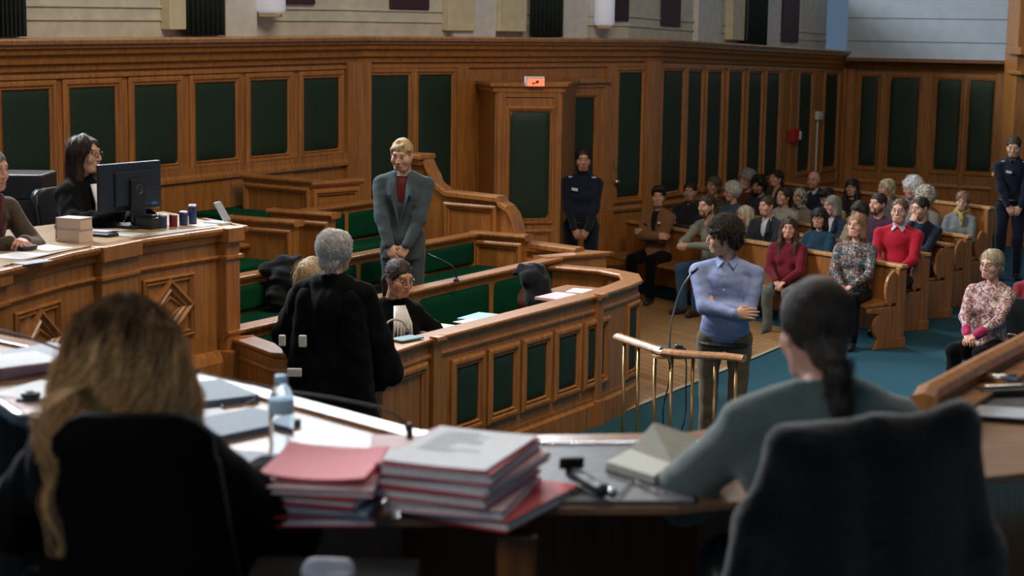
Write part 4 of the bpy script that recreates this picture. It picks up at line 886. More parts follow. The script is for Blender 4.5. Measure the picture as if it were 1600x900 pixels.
# side parapet at the right: moulded rail raised beyond the desk
zp = 1.965; pf_ = [G(1442, 622, zp)[:2], G(1452, 604, zp)[:2], G(1480, 590, zp)[:2], G(1535, 560, zp)[:2], G(1600, 527, zp)[:2], G(1700, 475, zp)[:2]]
T = thing('side_desk', 'carved oak side desk with moulded rim at the right edge', 'desk', (pf_[1][0], pf_[1][1], 1.12))
mb = MB(); mb.sweep([(-.02, zp-.08), (.015, zp-.08), (.02, zp-.04), (.035, zp-.025), (.03, zp), (.0, zp+.01), (-.03, zp), (-.04, zp-.025), (-.025, zp-.04)], pf_); mb.build('rim', wood('parapet', (.5, .21, .06), .3), T, bevel=.004)
inn = [p+np.array([.075, -.07]) for p in pf_]; mb = MB(); mb.prism([tuple(p) for p in pf_]+[tuple(p) for p in inn[::-1]], zp-.07, zp-.055); mb.build('desk_top', wood('parapet_top', (.40, .17, .06), .45, (3, 9, 9)), T)
mb = MB(); mb.sweep([(-.02, 0), (.02, 0), (.02, zp-.1), (-.02, zp-.1)], pf_); mb.build('front_panelling', WOOD, T)
q = G(1530, 592, zp-.05); mb = MB(); mb.tube([q, q+np.array([.05, -.03, .012]), q+np.array([.10, -.05, .012])], [.018, .01, .014], 8); tag(mb.build('desk_fitting', CHROME, smooth=True), 'small chrome fitting lying on the carved side desk at right', 'fitting')
# ================================================================== PROPS
GREYP = plain('grey_paper', (.42, .46, .55), .7, 0, .05, 40, .05); PINK = plain('pink_card', (.70, .13, .16), .65, 0, .05, 30, .05); PINKL = plain('pale_pink_card', (.72, .50, .54), .65, 0, .05, 30, .05)
REDC = plain('red_card', (.50, .03, .05), .6); CYAN = plain('cyan_card', (.25, .62, .68), .6, 0, .05, 30, .05); NAVY = plain('navy_plastic', (.015, .03, .12), .35, coat=.4); SLATE = plain('slate_card', (.16, .22, .30), .6)
PEDGE = plain('paper_edges', (.74, .77, .82), .8, 0, .35, 300, .35)
def lab1(o, label, cat, group=None): return tag(o, label, cat, group)
def sheet(cx, z, w, h, rz, mat, label, name='paper_sheet', cat='paper', th=.004, curl=.0, group=None):
    mb = MB(); n = 8; vs = []; fs = []; c, s = cos(rz), sin(rz)
    for top in (0, 1):
        for j in range(n+1):
            for i in range(n+1):
                a, b = (i/n-.5)*w, (j/n-.5)*h; zz = curl*((i/n-.5)**2*2+(j/n)**3*.5)+top*th; vs.append((cx[0]+a*c-b*s, cx[1]+a*s+b*c, z+zz))
    m = n+1
    for j in range(n):
        for i in range(n): q = j*m+i; fs.append((q+m, q+m+1, q+1, q)); q += m*m; fs.append((q, q+1, q+m+1, q+m))
    per = [i for i in range(m)]+[j*m+n for j in range(1, m)]+[n*m+i for i in range(n-1, -1, -1)]+[j*m for j in range(n-1, 0, -1)]
    for k in range(len(per)): a, b = per[k], per[(k+1) % len(per)]; fs.append((a, b, b+m*m, a+m*m))
    mb.add(vs, fs); o = mb.build(name, mat); return tag(o, label, cat, group)
def dossier(c, z, w, h, th, rz, cov, label, top=True, skew=0, group=None):
    T = thing('dossier', label, 'file folder', (c[0], c[1], z), group); cs, sn = cos(rz), sin(rz)
    mb = MB(); mb.box((c[0], c[1], z+.003), (w, h, .004), rz=rz); mb.box((c[0]-cs*(w/2), c[1]-sn*(w/2), z+th/2), (.006, h, th), rz=rz)
    if top: mb.box((c[0]+sn*.0, c[1], z+th-.002), (w, h, .004), rz=rz)
    mb.build('cover', cov, T, bevel=.0015)
    k = max(3, int(th/.012)); rg = random.Random(int(z*1000)+int(w*999))
    mb = MB()
    for i in range(k):
        z0 = z+.005+(th-.009)*i/k; mb.box((c[0]-sn*.006+rg.uniform(-.006, .006), c[1]+rg.uniform(-.004, .006), z0+(th-.009)/k/2), (w-.012, h-.012, (th-.009)/k*.93), rz=rz+rg.uniform(-.02, .02))
    mb.build('pages', PEDGE, T); return T
# --- middle stack (five dossiers and a loose top sheet)
rz = R(-20); cx = G(720, 715, 2.02)[:2]+np.array([.0, .0]); zz = zj+.0
sp_ = [(.026, .02, .01, REDC, -.13), (.024, .012, .0, PINKL, .10), (.026, -.004, .0, REDC, .0), (.024, .010, .005, PINKL, -.05), (.028, 0, 0, REDC, .03)]
names = ['lowest dossier of the tall stack on the judges\' bench, sticking out right', 'second dossier from below in the tall stack on the judges\' bench, pink cover', 'middle dossier of the tall stack on the judges\' bench', 'second dossier from the top of the tall stack on the judges\' bench, pink cover', 'topmost dossier of the tall stack on the judges\' bench, under the printed sheet']
ST = np.array([-.108, 3.79])
for i, (th, dx, dy, m, dr) in enumerate(sp_):
    dossier((ST[0]+dx+(.05 if i == 0 else 0), ST[1]+dy), zz, .265, .36, th, rz+dr, m, names[i], group=None); zz += th+.001
sheet((ST[0]-.0, ST[1]), zz, .245, .34, rz, PAPER, 'white printed sheet lying on top of the tall dossier stack', th=.003, curl=.004)
def textmat():
    m, nt, b = _base('faint_print'); b.inputs['Base Color'].default_value = (.45, .46, .52, 1); b.inputs['Roughness'].default_value = .8; return m
top_s = bpy.data.objects['paper_sheet']; mb = MB(); rg = random.Random(3)
for i in range(9):
    ln = rg.uniform(.06, .16); y = .13-i*.022; cs, sn = cos(rz), sin(rz); x0 = -.09+ln/2; mb.box((ST[0]+x0*cs-y*sn, ST[1]+x0*sn+y*cs, zz+.0055+.004*0), (ln, .003, .0008), rz=rz)
o = mb.build('printed_lines', textmat(), top_s)
# elastic band on the stack
# --- left stack with the pink folder
S2 = np.array([-.405, 3.78]); zz2 = zj; rz2 = R(-8)
nm2 = ['lowest dossier under the pink folder', 'second dossier from below under the pink folder', 'third dossier from below under the pink folder, red edge', 'dossier directly under the pink folder']
for i, (th, m, dx, dr) in enumerate(((.024, REDC, -.01, .2), (.018, SLATE, .01, .0), (.024, REDC, .0, -.12), (.018, PINKL, .01, .05))):
    dossier((S2[0]+dx, S2[1]-.02), zz2, .235, .31, th, rz2+dr, m, nm2[i]); zz2 += th+.001
sheet((S2[0]+.02, S2[1]+.10), zz2, .22, .17, rz2-.05, PAPER, 'white sheet showing behind the pink folder on the left stack')
sheet((S2[0]-.005, S2[1]-.02), zz2+.006, .235, .25, rz2, PINK, 'open bright pink folder on top of the left stack beside the bottle', 'folder', 'file folder', .006, .02)
dossier((-.20, 4.28), zj, .30, .16, .03, R(4), PINKL, 'mauve dossier lying behind the pink folder near the bench edge', top=True)
# --- bottle
bp = G(440, 722, zj+.0); T = thing('water_bottle', 'clear plastic water bottle with pale blue cap and label on the judges\' bench', 'bottle', (bp[0], bp[1], zj))
gm, nt, b = _base('bottle_plastic'); b.inputs['Base Color'].default_value = (.82, .93, 1, 1); b.inputs['Transmission Weight'].default_value = 1; b.inputs['Roughness'].default_value = .04; b.inputs['IOR'].default_value = 1.12
mb = MB(); mb.lathe(bp, [(.024, 0), (.031, .006), (.032, .03), (.029, .045), (.032, .06), (.029, .075), (.031, .09), (.0315, .15), (.030, .165), (.022, .185), (.0135, .197), (.0135, .205)], 28); mb.build('bottle_body', gm, T, smooth=True)
mb = MB(); mb.lathe(bp, [(.0316, .125), (.0322, .127), (.0322, .158), (.0310, .16)], 28); mb.build('label_band', plain('label_blue', (.42, .66, .85), .4), T, smooth=True)
mb = MB(); mb.lathe(bp, [(.0148, .200), (.0155, .203), (.0155, .216), (.014, .219)], 20); mb.build('cap', plain('cap_blue', (.35, .62, .85), .35), T, smooth=True)
# --- mic in the foreground
mp_ = G(640, 703, zj); T = thing('desk_microphone', 'dark gooseneck microphone rising beside the pink folder in the foreground', 'microphone', (mp_[0], mp_[1], zj))
mb = MB(); mb.lathe((mp_[0], mp_[1], zj), [(.022, 0), (.022, .012), (.009, .02), (.008, .06), (.006, .07)], 14); mb.build('base', BLKP, T, smooth=True)
g = [DY(x, y, mp_[1]+d) for x, y, d in ((638, 680, 0), (632, 660, 0), (615, 645, .01), (590, 636, .02), (520, 622, .05), (450, 612, .08), (380, 598, .1), (310, 582, .12), (298, 576, .12))]
mb = MB(); mb.tube(g, .0035, 8); mb.build('gooseneck', BLKP, T, smooth=True); mb = MB(); mb.tube([g[-2], g[-1]], [.006, .008], 8); mb.build('capsule', BLKP, T, smooth=True)
T = thing('desk_microphone', 'dark gooseneck microphone at the left edge over the pale papers', 'microphone', G(-40, 540, zj))
g = [G(-40, 540, zj), DY(-30, 512, 5.3), DY(0, 516, 5.28), DY(45, 528, 5.25), DY(95, 546, 5.2)]; mb = MB(); mb.tube(g, .004, 8); mb.build('gooseneck', BLKP, T, smooth=True); mb = MB(); mb.lathe(g[0], [(.03, 0), (.03, .02), (.01, .03)], 12); mb.build('base', BLKP, T)
# --- spiral pads
def spiralpad(P4, z, label):   # far-left, far-right, near-right, near-left
    T = thing('spiral_pad', label, 'desk pad', (P4[0][0], P4[0][1], z)); mb = MB(); mb.prism([tuple(p[:2]) for p in P4], z, z+.012); mb.build('sheets', plain('pad_grey', (.10, .105, .12), .45, 0, .2, 20, .3), T, bevel=.003)
    a, b = np.array(P4[0][:2]), np.array(P4[1][:2]); n = int(np.linalg.norm(b-a)/.012); d = (b-a)/np.linalg.norm(b-a); m = MB()
    for i in range(n): p = a+(b-a)*(i+.5)/n; pn = np.array([-d[1], d[0]]); m.tube([(*(p+pn*.010*cos(t)), z+.01+.011*sin(t)) for t in np.linspace(-.5, 3.6, 7)], .0016, 4)
    m.build('spiral_wire', CHROME, T); return T
spiralpad([G(838, 703, zj), G(1092, 701, zj), G(1085, 790, zj), G(836, 790, zj)], zj, 'large dark desk pad with spiral binding at the far edge, under the open notebook')
spiralpad([G(1450, 633, zj), G(1600, 572, zj), G(1640, 640, zj), G(1495, 660, zj)], zj, 'dark desk pad with spiral binding at the right end of the judges\' bench')
# --- open notebook
T = thing('notebook', 'open cream notebook lying on the dark desk pad', 'notebook', G(1010, 715, zj+.012))
z = zj+.013; a, b, c_, d_ = G(946, 722, z+.02), G(985, 702, z+.02), G(1052, 726, z+.02), G(1022, 745, z+.02)
mb = MB(); mb.prism([tuple(q[:2]) for q in (a, b, c_, d_)], z, z+.022); mb.build('pages', plain('cream_pages', (.62, .64, .58), .8, 0, .3, 120, .08), T, bevel=.003)
mb = MB(); mb.prism([tuple((q[:2]-a[:2])*1.02+a[:2]-.002) for q in (a, b, c_, d_)], z-.001, z+.002); mb.build('cover', plain('olive_cover', (.16, .15, .12), .6), T)
e_, f_ = DY(1020, 663, (b[1]+c_[1])/2+.10), DY(1090, 686, (b[1]+c_[1])/2+.02)
vs = [b, c_, (f_[0], f_[1], f_[2]), (e_[0], e_[1], e_[2])]; vs = [np.array(v) for v in vs]; th = np.array([.004, .008, .004]); mb = MB(); mb.slab(vs, th); mb.build('raised_cover', plain('taupe_cover', (.34, .33, .27), .7, 0, .2, 60, .1), T, bevel=.002)
# --- glasses case and cable
ca = G(912, 748, zj+.03); T = thing('glasses_case', 'black leather case with a chrome clasp on the desk pad', 'case', (ca[0], ca[1], zj+.012)); s = SDF(); p0 = G(893, 738, zj+.035); p1 = G(942, 766, zj+.03); s.cap(p0, p1, .017, .019, flat=(1, 1, 1.2)); V, Q = s.mesh(.005, wav(4, 60, .002)); npmesh('case_body', V, Q, plain('black_leather', (.008, .009, .011), .5), T)
mb = MB(); q = p1+np.array([.02, -.018, .0]); mb.lathe((q[0], q[1], q[2]-.012), [(.006, 0), (.012, .006), (.012, .018), (.006, .024)], 12); mb.build('clasp', CHROME, T, smooth=True)
mb = MB(); mb.box(tuple(p0+np.array([.0, .01, .02])), (.06, .012, .03), rz=.2, rx=.3); mb.box(tuple(p0+np.array([.012, .03, .015])), (.012, .06, .012), rz=.5); mb.build('strap', plain('black_leather', (.012, .013, .016)), T, bevel=.004)
mb = MB(); mb.tube([G(870+ (i*9), 762+10*sin(i*.8)+4*cos(i*1.7), zj+.018) for i in range(20)], .0025, 6); tag(mb.build('cable', BLKP, smooth=True), 'thin black cable lying in waves on the desk pad', 'cable')
# --- papers and folders left of the bottle, left wing
def gs(px, py, w, h, rz, m, lab, name='paper_sheet', cat='paper', th=.004, z=zj, curl=0): p = G(px, py, z); return sheet(p[:2], z, w, h, R(rz), m, lab, name, cat, th, curl)
gs(372, 668, .20, .27, -42, SLATE, 'dark slate folder on the judges\' bench left of the bottle', 'folder', 'file folder', .018)
gs(325, 620, .20, .26, 35, SLATE, 'grey folder beside the wavy-haired woman, under a pair of spectacles', 'folder', 'file folder', .02)
gs(318, 660, .19, .26, 30, PAPER, 'bright white sheet half hidden by the wavy hair, right side', th=.005)
gs(376, 722, .14, .2, -10, GREYP, 'small pale sheet at the foot of the water bottle', th=.004)
p = G(372, 628, zj+.003); T = thing('spectacles', 'folded dark spectacles on the bench beside the grey folder', 'glasses', p); mb = MB()
for dx in (-.03, .03): mb.tube([(p[0]+dx+.022*cos(a), p[1]+.015*sin(a), p[2]+.006+.004*sin(a)) for a in np.linspace(0, 6.28, 12)], .0018, 6)
mb.build('lenses_frame', BLKP, T); mb = MB(); mb.tube([(p[0]-.05, p[1], p[2]+.01), (p[0]-.03, p[1]-.09, p[2]+.004)], .002, 5); mb.build('temple', BLKP, T); mb = MB(); mb.tube([(p[0]+.05, p[1], p[2]+.01), (p[0]+.02, p[1]-.09, p[2]+.004)], .002, 5); mb.build('temple', BLKP, T)
gs(35, 572, .24, .34, -35, PINKL, 'pale pink dossier on the left wing of the judges\' bench', 'folder', 'file folder', .03)
gs(62, 552, .2, .28, -30, GREYP, 'pale sheet on top of the pink dossier at the left wing', z=zj+.032)
gs(10, 565, .2, .28, -50, PAPER, 'white sheet hanging over the pink dossier at the left edge', z=zj+.038)
gs(65, 612, .18, .24, -20, PAPER, 'brightly lit sheet left of the wavy hair', th=.006)
gs(28, 632, .18, .26, 10, PINKL, 'pale pink sheet low at the left, next to the wavy hair')
gs(10, 680, .2, .3, 20, PAPER, 'white sheet at the very left edge of the judges\' bench')
q = G(48, 618, zj+.02); T = thing('tape_dispenser', 'small round dark tape dispenser on the left wing', 'dispenser', (q[0], q[1], zj)); mb = MB(); mb.tube([(q[0]+.02*cos(a), q[1]+.02*sin(a), zj+.022) for a in np.linspace(0, 6.28, 14)], .009, 6); mb.build('roll', BLKP, T, smooth=True); mb = MB(); mb.box((q[0], q[1], zj+.006), (.08, .03, .012)); mb.build('base', BLKP, T, bevel=.003)
# right end papers
gs(1562, 645, .20, .14, -14, GREYP, 'pale sheet on the spiral pad at the right end of the bench', z=zj+.014)
q = G(1568, 614, zj+.02); T = thing('pencil_tray', 'black pencil tray behind the pale sheet at the right end', 'tray', (q[0], q[1], zj+.012)); mb = MB(); mb.box((q[0], q[1], zj+.024), (.16, .05, .022), rz=.2); mb.build('tray', BLKP, T, bevel=.005); mb = MB(); mb.tube([(q[0]-.06, q[1]-.01, zj+.04), (q[0]+.06, q[1]+.02, zj+.04)], .004); mb.build('pen', CHROME, T)
# --- things inside the lawyers' box
def lsheet(px, py, z, w, h, rz, m, lab, th=.005, name='paper_sheet', cat='paper'): p = G(px, py, z); return sheet(p[:2], z, w, h, R(rz), m, lab, name, cat, th)
zl = .887
lsheet(683, 515, zl, .24, .36, -60+30, PAPER, 'white papers on the ledge before the seated lawyer', .01); lsheet(752, 497, zl, .22, .32, -28, CYAN, 'cyan folder on the ledge of the lawyers\' box', .012, 'folder', 'file folder')
lsheet(735, 503, zl+.013, .15, .2, -40, PAPER, 'white sheet tucked on the near end of the cyan folder'); lsheet(872, 466, zl+.05, .22, .32, -32, PINKL, 'pinkish papers near the curved end of the lawyers\' box', .02)
lsheet(905, 458, zl+.05, .16, .22, -20, PAPER, 'white sheet beside the pinkish papers at the curved end', .02)
mb = MB(); q0 = G(888, 462, zl); mb.box((q0[0], q0[1], zl+.02), (.5, .3, .05), rz=R(60)); tag(mb.build('lawyer_tray', WOODR, bevel=.004), 'small raised oak tray at the curved end holding papers', 'tray')
q = G(635, 531, 1.003); mb = MB(); mb.box((q[0], q[1], 1.012), (.2, .12, .012), rz=R(50)); tag(mb.build('tablet', plain('tablet_blue', (.16, .28, .34), .25), bevel=.004), 'blue-grey tablet on the rail of the lawyers\' box', 'tablet')
q = G(618, 522, zl+.05); T = thing('headset', 'black headset with pale band before the seated lawyer', 'headphones', (q[0], q[1], zl)); mb = MB(); mb.tube([(q[0]+.075*cos(a), q[1]+.02, zl+.07+.075*sin(a)) for a in np.linspace(.1, 3.0, 12)], .008, 6); mb.build('band', plain('pale_band', (.4, .42, .45), .3), T, smooth=True)
for s_ in (-1, 1): mb = MB(); mb.tube([(q[0]+s_*.075-.012, q[1]+.02, zl+.05), (q[0]+s_*.075+.012, q[1]+.02, zl+.05)], .034, 12); mb.build('ear_cup', BLKP, T, bevel=.004)
q = G(713, 440, 1.055); T = thing('desk_microphone', 'thin black microphone on the bench rail right of the standing woman', 'microphone', q); g = [q, DY(713, 422, q[1]), DY(703, 413, q[1]), DY(685, 404, q[1]+.05), DY(668, 397, q[1]+.1)]
mb = MB(); mb.tube(g, .006, 6); mb.build('gooseneck', BLKP, T, smooth=True); mb = MB(); mb.lathe(q, [(.022, 0), (.022, .015), (.008, .03), (.007, .08)], 12); mb.build('base', BLKP, T)
# draped coats and a bag
def drape(lab, P, mat, name='coat', cat='coat', amp=.012, seed=2, rr=None):
    s = SDF()
    for i in range(len(P)-1): s.cap(P[i], P[i+1], rr[i], rr[i+1], .06)
    V, Q = s.mesh(.011, nadd(wav(seed, 26, amp, st=(1, 1, .5)), wav(seed+1, 70, amp*.4))); return tag(npmesh(name, V, Q, mat), lab, cat)
p = G(828, 424, 1.08); cw_ = plain('grey_wool', (.012, .015, .019), .9, 0, .5, 70, .3, .1, .1)
drape('dark grey coat hung over the bench rail at the right end of the box', [p+V3(-.13, -.02, -.02), p+V3(-.06, -.02, .02), p+V3(.04, -.02, .0), p+V3(.0, -.1, -.04), p+V3(.08, -.1, -.10), p+V3(.06, -.14, -.2), p+V3(.14, -.12, -.24), p+V3(.10, -.16, -.36), p+V3(.20, -.12, -.40)], cw_, seed=2, rr=[.03, .045, .05, .055, .06, .07, .07, .07, .06], amp=.022)
p = G(812, 474, .74); drape('brown leather bag on the bench below the grey coat', [p+V3(-.12, 0, 0), p+V3(.05, .02, .02), p+V3(.15, .02, -.02)], plain('brown_leather', (.09, .03, .02), .45, 0, .3, 40, .3), 'bag', 'bag', .008, 5, [.09, .12, .09])
p = G(440, 420, 1.2); drape('black coat hung over the bench rail left of the grey-haired lawyer', [p+V3(-.10, 0, .0), p+V3(.0, .02, .02), p+V3(.12, .06, .02), p+V3(.0, -.06, -.06), p+V3(.08, -.04, -.16), p+V3(-.02, -.06, -.2), p+V3(.08, -.08, -.32), p+V3(.02, -.08, -.42)], cw_, seed=8, rr=[.045, .06, .05, .07, .08, .08, .08, .07], amp=.02)
# --- clerk's desk things
zt = 1.70
A = DY(157, 300, 10.42); B = DY(252, 290, 10.88); F_ = Face(A, B); T = thing('computer_monitor', 'dark computer monitor seen from behind on the clerk\'s desk', 'monitor', ((A[0]+B[0])/2, (A[1]+B[1])/2, zt))
zm0, zm1 = 1.80, 2.10; mb = MB(); F_.quad(mb, 0, F_.L, zm0, zm1, -.035, 0); mb.build('casing', plain('monitor_grey', (.018, .024, .034), .35), T, bevel=.008)
mb = MB(); F_.quad(mb, F_.L*.22, F_.L*.9, zm0+.03, zm1-.05, 0, .02); mb.build('rear_bulge', plain('monitor_grey', (.02, .022, .026)), T, bevel=.01)
mb = MB(); F_.quad(mb, F_.L*.42, F_.L*.64, zt+.02, zm0+.2, .02, .05); mb.build('stand', BLKP, T, bevel=.01); mb = MB(); F_.quad(mb, F_.L*.3, F_.L*.78, zt, zt+.02, -.08, .12); mb.build('foot', BLKP, T, bevel=.006)
um = F_.L*.53; zc = zm0+.135; mb = MB(); mb.tube([F_.P(um+.028*cos(a), zc+.028*sin(a), .051) for a in np.linspace(0, 6.283, 20)], .003, 5, cap=False)
LG = plain('logo_grey', (.07, .08, .09), .25); lg = mb.build('logo_ring', LG, T)
cu = bpy.data.curves.new('logo_letters', 'FONT'); cu.body = 'hp'; cu.size = .05; cu.align_x = 'CENTER'; cu.align_y = 'CENTER'; cu.extrude = .001; cu.shear = .3; _tmp = bpy.data.objects.new('t', cu); COL.objects.link(_tmp); bpy.context.view_layer.update(); me_ = bpy.data.meshes.new_from_object(_tmp); bpy.data.objects.remove(_tmp); me_.materials.clear(); me_.materials.append(LG); lo = bpy.data.objects.new('logo_letters', me_); COL.objects.link(lo)
lp = F_.P(um, zc+.003, .052); lo.matrix_world = Matrix.Translation(Vector(lp)) @ Matrix(((F_.d[0], 0, F_.n[0], 0), (F_.d[1], 0, F_.n[1], 0), (0, 1, 0, 0), (0, 0, 0, 1)))
mw = lo.matrix_world.copy(); lo.parent = T; lo.matrix_parent_inverse = WM[T.name].inverted(); lo.matrix_basis = mw
mb = MB(); F_.quad(mb, F_.L*.78, F_.L*.88, zm0+.03, zm0+.045, .02, .022); mb.build('sticker', plain('sticker_blue', (.05, .15, .5), .5), T)
def bk_(px, py, z, w, d, th, rz, m, lab):
    p = G(px, py, zt); p[2] = z; T = thing('book', lab, 'book', (p[0], p[1], z)); mb = MB(); mb.box((p[0], p[1], z+th/2), (w-.008, d-.008, th-.006), rz=rz); mb.build('pages', plain('page_block', (.68, .56, .44), .8, 0, .4, 200, .1), T)
    mb = MB(); mb.box((p[0], p[1], z+th-.002), (w, d, .004), rz=rz); mb.box((p[0], p[1], z+.002), (w, d, .004), rz=rz); mb.box((p[0]-sin(rz)*0-cos(rz)*w/2, p[1]-sin(rz)*w/2, z+th/2), (.004, d, th), rz=rz); mb.build('cover', m, T, bevel=.001)
bk_(117, 377, zt, .17, .13, .075, R(-25), plain('pinkish_cover', (.60, .40, .38), .6), 'thick pinkish book at the bottom of the pair on the clerk\'s desk'); bk_(117, 377, zt+.075, .165, .125, .065, R(-20), plain('pinkish_cover2', (.58, .38, .40), .6), 'thick pinkish book on top of the pair on the clerk\'s desk')
for i, (px, py, h, r, m, lab) in enumerate(((254, 356, .085, .028, NAVY, 'small dark blue ink stamp, first of the row beside the monitor foot'), (271, 354, .08, .026, plain('dark_red_plastic', (.18, .01, .02), .4), 'small dark red ink stamp in the row beside the monitor'), (287, 352, .09, .028, NAVY, 'blue ink stamp between the red stamp and the tall tin'), (301, 350, .125, .026, NAVY, 'tall blue tin, rightmost of the stamps on the clerk\'s desk'))):
    q = G(px, py, zt); T = thing('ink_stamp' if i < 3 else 'tin_can', lab, 'stamp' if i < 3 else 'tin', q); mb = MB(); mb.lathe(q, [(r, 0), (r, h*.85), (r*.9, h*.9)], 18); mb.build('body', m, T, smooth=False); mb = MB(); mb.lathe((q[0], q[1], q[2]+h*.9), [(r*.95, 0), (r*.95, h*.07), (r*.7, h*.1)], 18); mb.build('lid', plain('lid_white', (.7, .75, .9), .3), T)
q = G(340, 350, zt); mb = MB(); mb.box((q[0], q[1], zt+.008), (.16, .09, .016), rz=R(-30)); tag(mb.build('note_pad', PAPER, bevel=.003), 'white note pad at the right end of the clerk\'s desk', 'notepad')
T = thing('card_stand', 'small upright slanted card at the right end of the clerk\'s desk', 'stand', q); a, b = DY(349, 346, q[1]), DY(333, 317, q[1]); mb = MB(); w_ = np.array([.02, .1, 0.]); mb.add([a, a+w_, b+w_, b, a+V3(.012, 0, 0), a+w_+V3(.012, 0, 0), b+w_+V3(.012, 0, 0), b+V3(.012, 0, 0)], [(0, 1, 2, 3), (7, 6, 5, 4), (0, 4, 5, 1), (1, 5, 6, 2), (2, 6, 7, 3), (3, 7, 4, 0)]); mb.build('card', GREYP, T)
for px, py, w, h, rz, m, lab in ((190, 366, .24, .16, -25, PAPER, 'white sheet before the monitor on the clerk\'s desk'), (163, 362, .2, .14, -10, GREYP, 'grey sheet left of the monitor foot'), (75, 388, .22, .18, -35, PAPER, 'white sheet between the folded hands and the books'), (30, 400, .22, .26, -20, PAPER, 'sheet below the hands of the man at the left edge'), (320, 352, .12, .2, -30, PAPER, 'small white sheet beside the tall tin'), (50, 410, .1, .2, -30, GREYP, 'narrow sheet near the edge of the clerk\'s desk')): p = G(px, py, zt); sheet(p[:2], zt, w, h, R(rz), m, lab)
q = G(92, 374, zt+.01); mb = MB(); mb.lathe((q[0], q[1], zt), [(.022, 0), (.022, .02), (.02, .06), (.026, .075), (.022, .095), (.01, .105)], 16); tag(mb.build('metal_bell', CHROME, smooth=True), 'small chrome bell beside the pinkish books', 'bell')
q = G(150, 368, zt); mb = MB(); mb.box((q[0], q[1], zt+.01), (.26, .1, .018), rz=R(-25)); tag(mb.build('keyboard', BLKP, bevel=.004), 'black keyboard beside the books on the clerk\'s desk', 'keyboard')
q = G(232, 357, zt); mb = MB(); mb.box((q[0], q[1], zt+.035), (.13, .1, .07), rz=R(-25)); mb.box((q[0], q[1], zt+.078), (.1, .05, .02), rz=R(-25)); tag(mb.build('stapler_box', BLKP, bevel=.008), 'black box right of the monitor foot, before the ink stamps', 'box')
q = G(30, 390, zt); T = thing('telephone', 'flat black telephone on the clerk\'s desk at the left edge', 'telephone', q); mb = MB(); mb.box((q[0], q[1], zt+.014), (.16, .12, .024), rz=R(-25)); mb.build('base', BLKP, T, bevel=.006); mb = MB(); mb.box((q[0]-.03, q[1], zt+.035), (.04, .15, .02), rz=R(-25)); mb.build('handset', BLKP, T, bevel=.008)
# printer behind the left man
q = DY(28, 300, 11.4); T = thing('printer', 'dark box printer behind the man at the left edge', 'printer', (q[0], q[1], .93)); mb = MB(); mb.box((q[0]-.1, 11.4, 1.88), (.62, .4, .17)); mb.build('casing', BLKP, T, bevel=.015); mb = MB(); mb.box((q[0]-.1, 11.4, 1.365), (.6, .4, .87)); mb.build('cabinet', plain('dark_cabinet', (.02, .02, .022), .5), T, bevel=.006)
# ---- chairs
def opchair(lab, at, face, bw, tw, zt_, seatz, y0=.22, mat=BLKP, th=.05):
    T = thing('office_chair', lab, 'chair', at); m = Matrix.Rotation(R(face), 3, 'Z'); W = lambda p: tuple(np.array(m @ Vector(p))+np.array(at))
    mb = MB(); n = 10; vs = []; fs = []
    for s_ in (0, 1):
        for j in range(n+1):
            for i in range(n+1):
                a = i/n*2-1; b_ = j/n; w = (tw+(bw-tw)*(1-b_)**1.3)/2; rnd = .05*max(0, abs(a)-.5)**2*4*(b_ > .8); vs.append(W((a*w, y0+s_*th+.10*b_-.05*(a*a), seatz+.08+(zt_-seatz-.08)*b_-rnd*b_)))
    k = n+1
    for j in range(n):
        for i in range(n): q = j*k+i; fs.append((q, q+1, q+k+1, q+k)); q += k*k; fs.append((q+k, q+k+1, q+1, q))
    per = [i for i in range(k)]+[j*k+n for j in range(1, k)]+[n*k+i for i in range(n-1, -1, -1)]+[j*k for j in range(n-1, 0, -1)]
    for q in range(len(per)): a, b_ = per[q], per[(q+1) % len(per)]; fs.append((b_, a, a+k*k, b_+k*k))
    mb.add(vs, fs); mb.build('backrest', mat, T, smooth=True); mb = MB(); mb.box(W((0, 0, seatz)), (.48, .46, .09), rz=R(face)); mb.build('seat', mat, T, bevel=.03)
    mb = MB(); mb.tube([W((0, 0, seatz-.04)), W((0, 0, .08))], .03, 12)
    for i in range(5): a = i*1.2566; mb.tube([W((0, 0, .1)), W((.28*cos(a), .28*sin(a), .05))], [.03, .018], 8)
    mb.build('base', BLKP, T, smooth=True)
    for s_ in (-1, 1): mb = MB(); mb.tube([W((s_*.25, .1, seatz)), W((s_*.27, .05, seatz+.2)), W((s_*.27, -.15, seatz+.2))], .018, 8); mb.build('armrest', BLKP, T, smooth=True)
    return T
opchair('black office chair of the wavy-haired woman in the left foreground', (DY(200, 700, 3.3)[0], 3.47, 1.12), 183, .46, .31, 1.08, .45, .08, plain('black_leather_seat', (.0025, .0025, .003), .9, 0, 0, 60, .1, 0, .1))
XR = DY(1352, 700, 3.45)[0]
opchair('office chair under the black coat in the right foreground', (XR, 3.55, 1.12), 178, .40, .34, .98, .45, .06)
T = thing('armchair', 'dark curved armchair at the left edge of the judges\' bench', 'chair', (-1.05, 3.8, 1.12))
g = [DY(x, y, Y) for x, y, Y in ((-60, 600, 4.3), (-10, 628, 4.05), (8, 640, 3.95), (30, 655, 3.85), (62, 668, 3.75))]
mb = MB(); mb.tube(g, .02, 10); mb.build('top_rail', plain('dark_lacquer', (.02, .025, .035), .3, coat=.4), T, smooth=True); mb = MB()
for i in range(len(g)-1): mb.slab([g[i], g[i+1], g[i+1]-V3(0, 0, .5), g[i]-V3(0, 0, .5)], (.0, -.03, 0))
mb.build('backrest', plain('black_leather_seat', (.004, .004, .005)), T); mb = MB(); mb.box((-1.3, 4.05, 1.5), (.6, .5, .1)); mb.build('seat', plain('black_leather_seat', (.004, .004, .005)), T, bevel=.03)
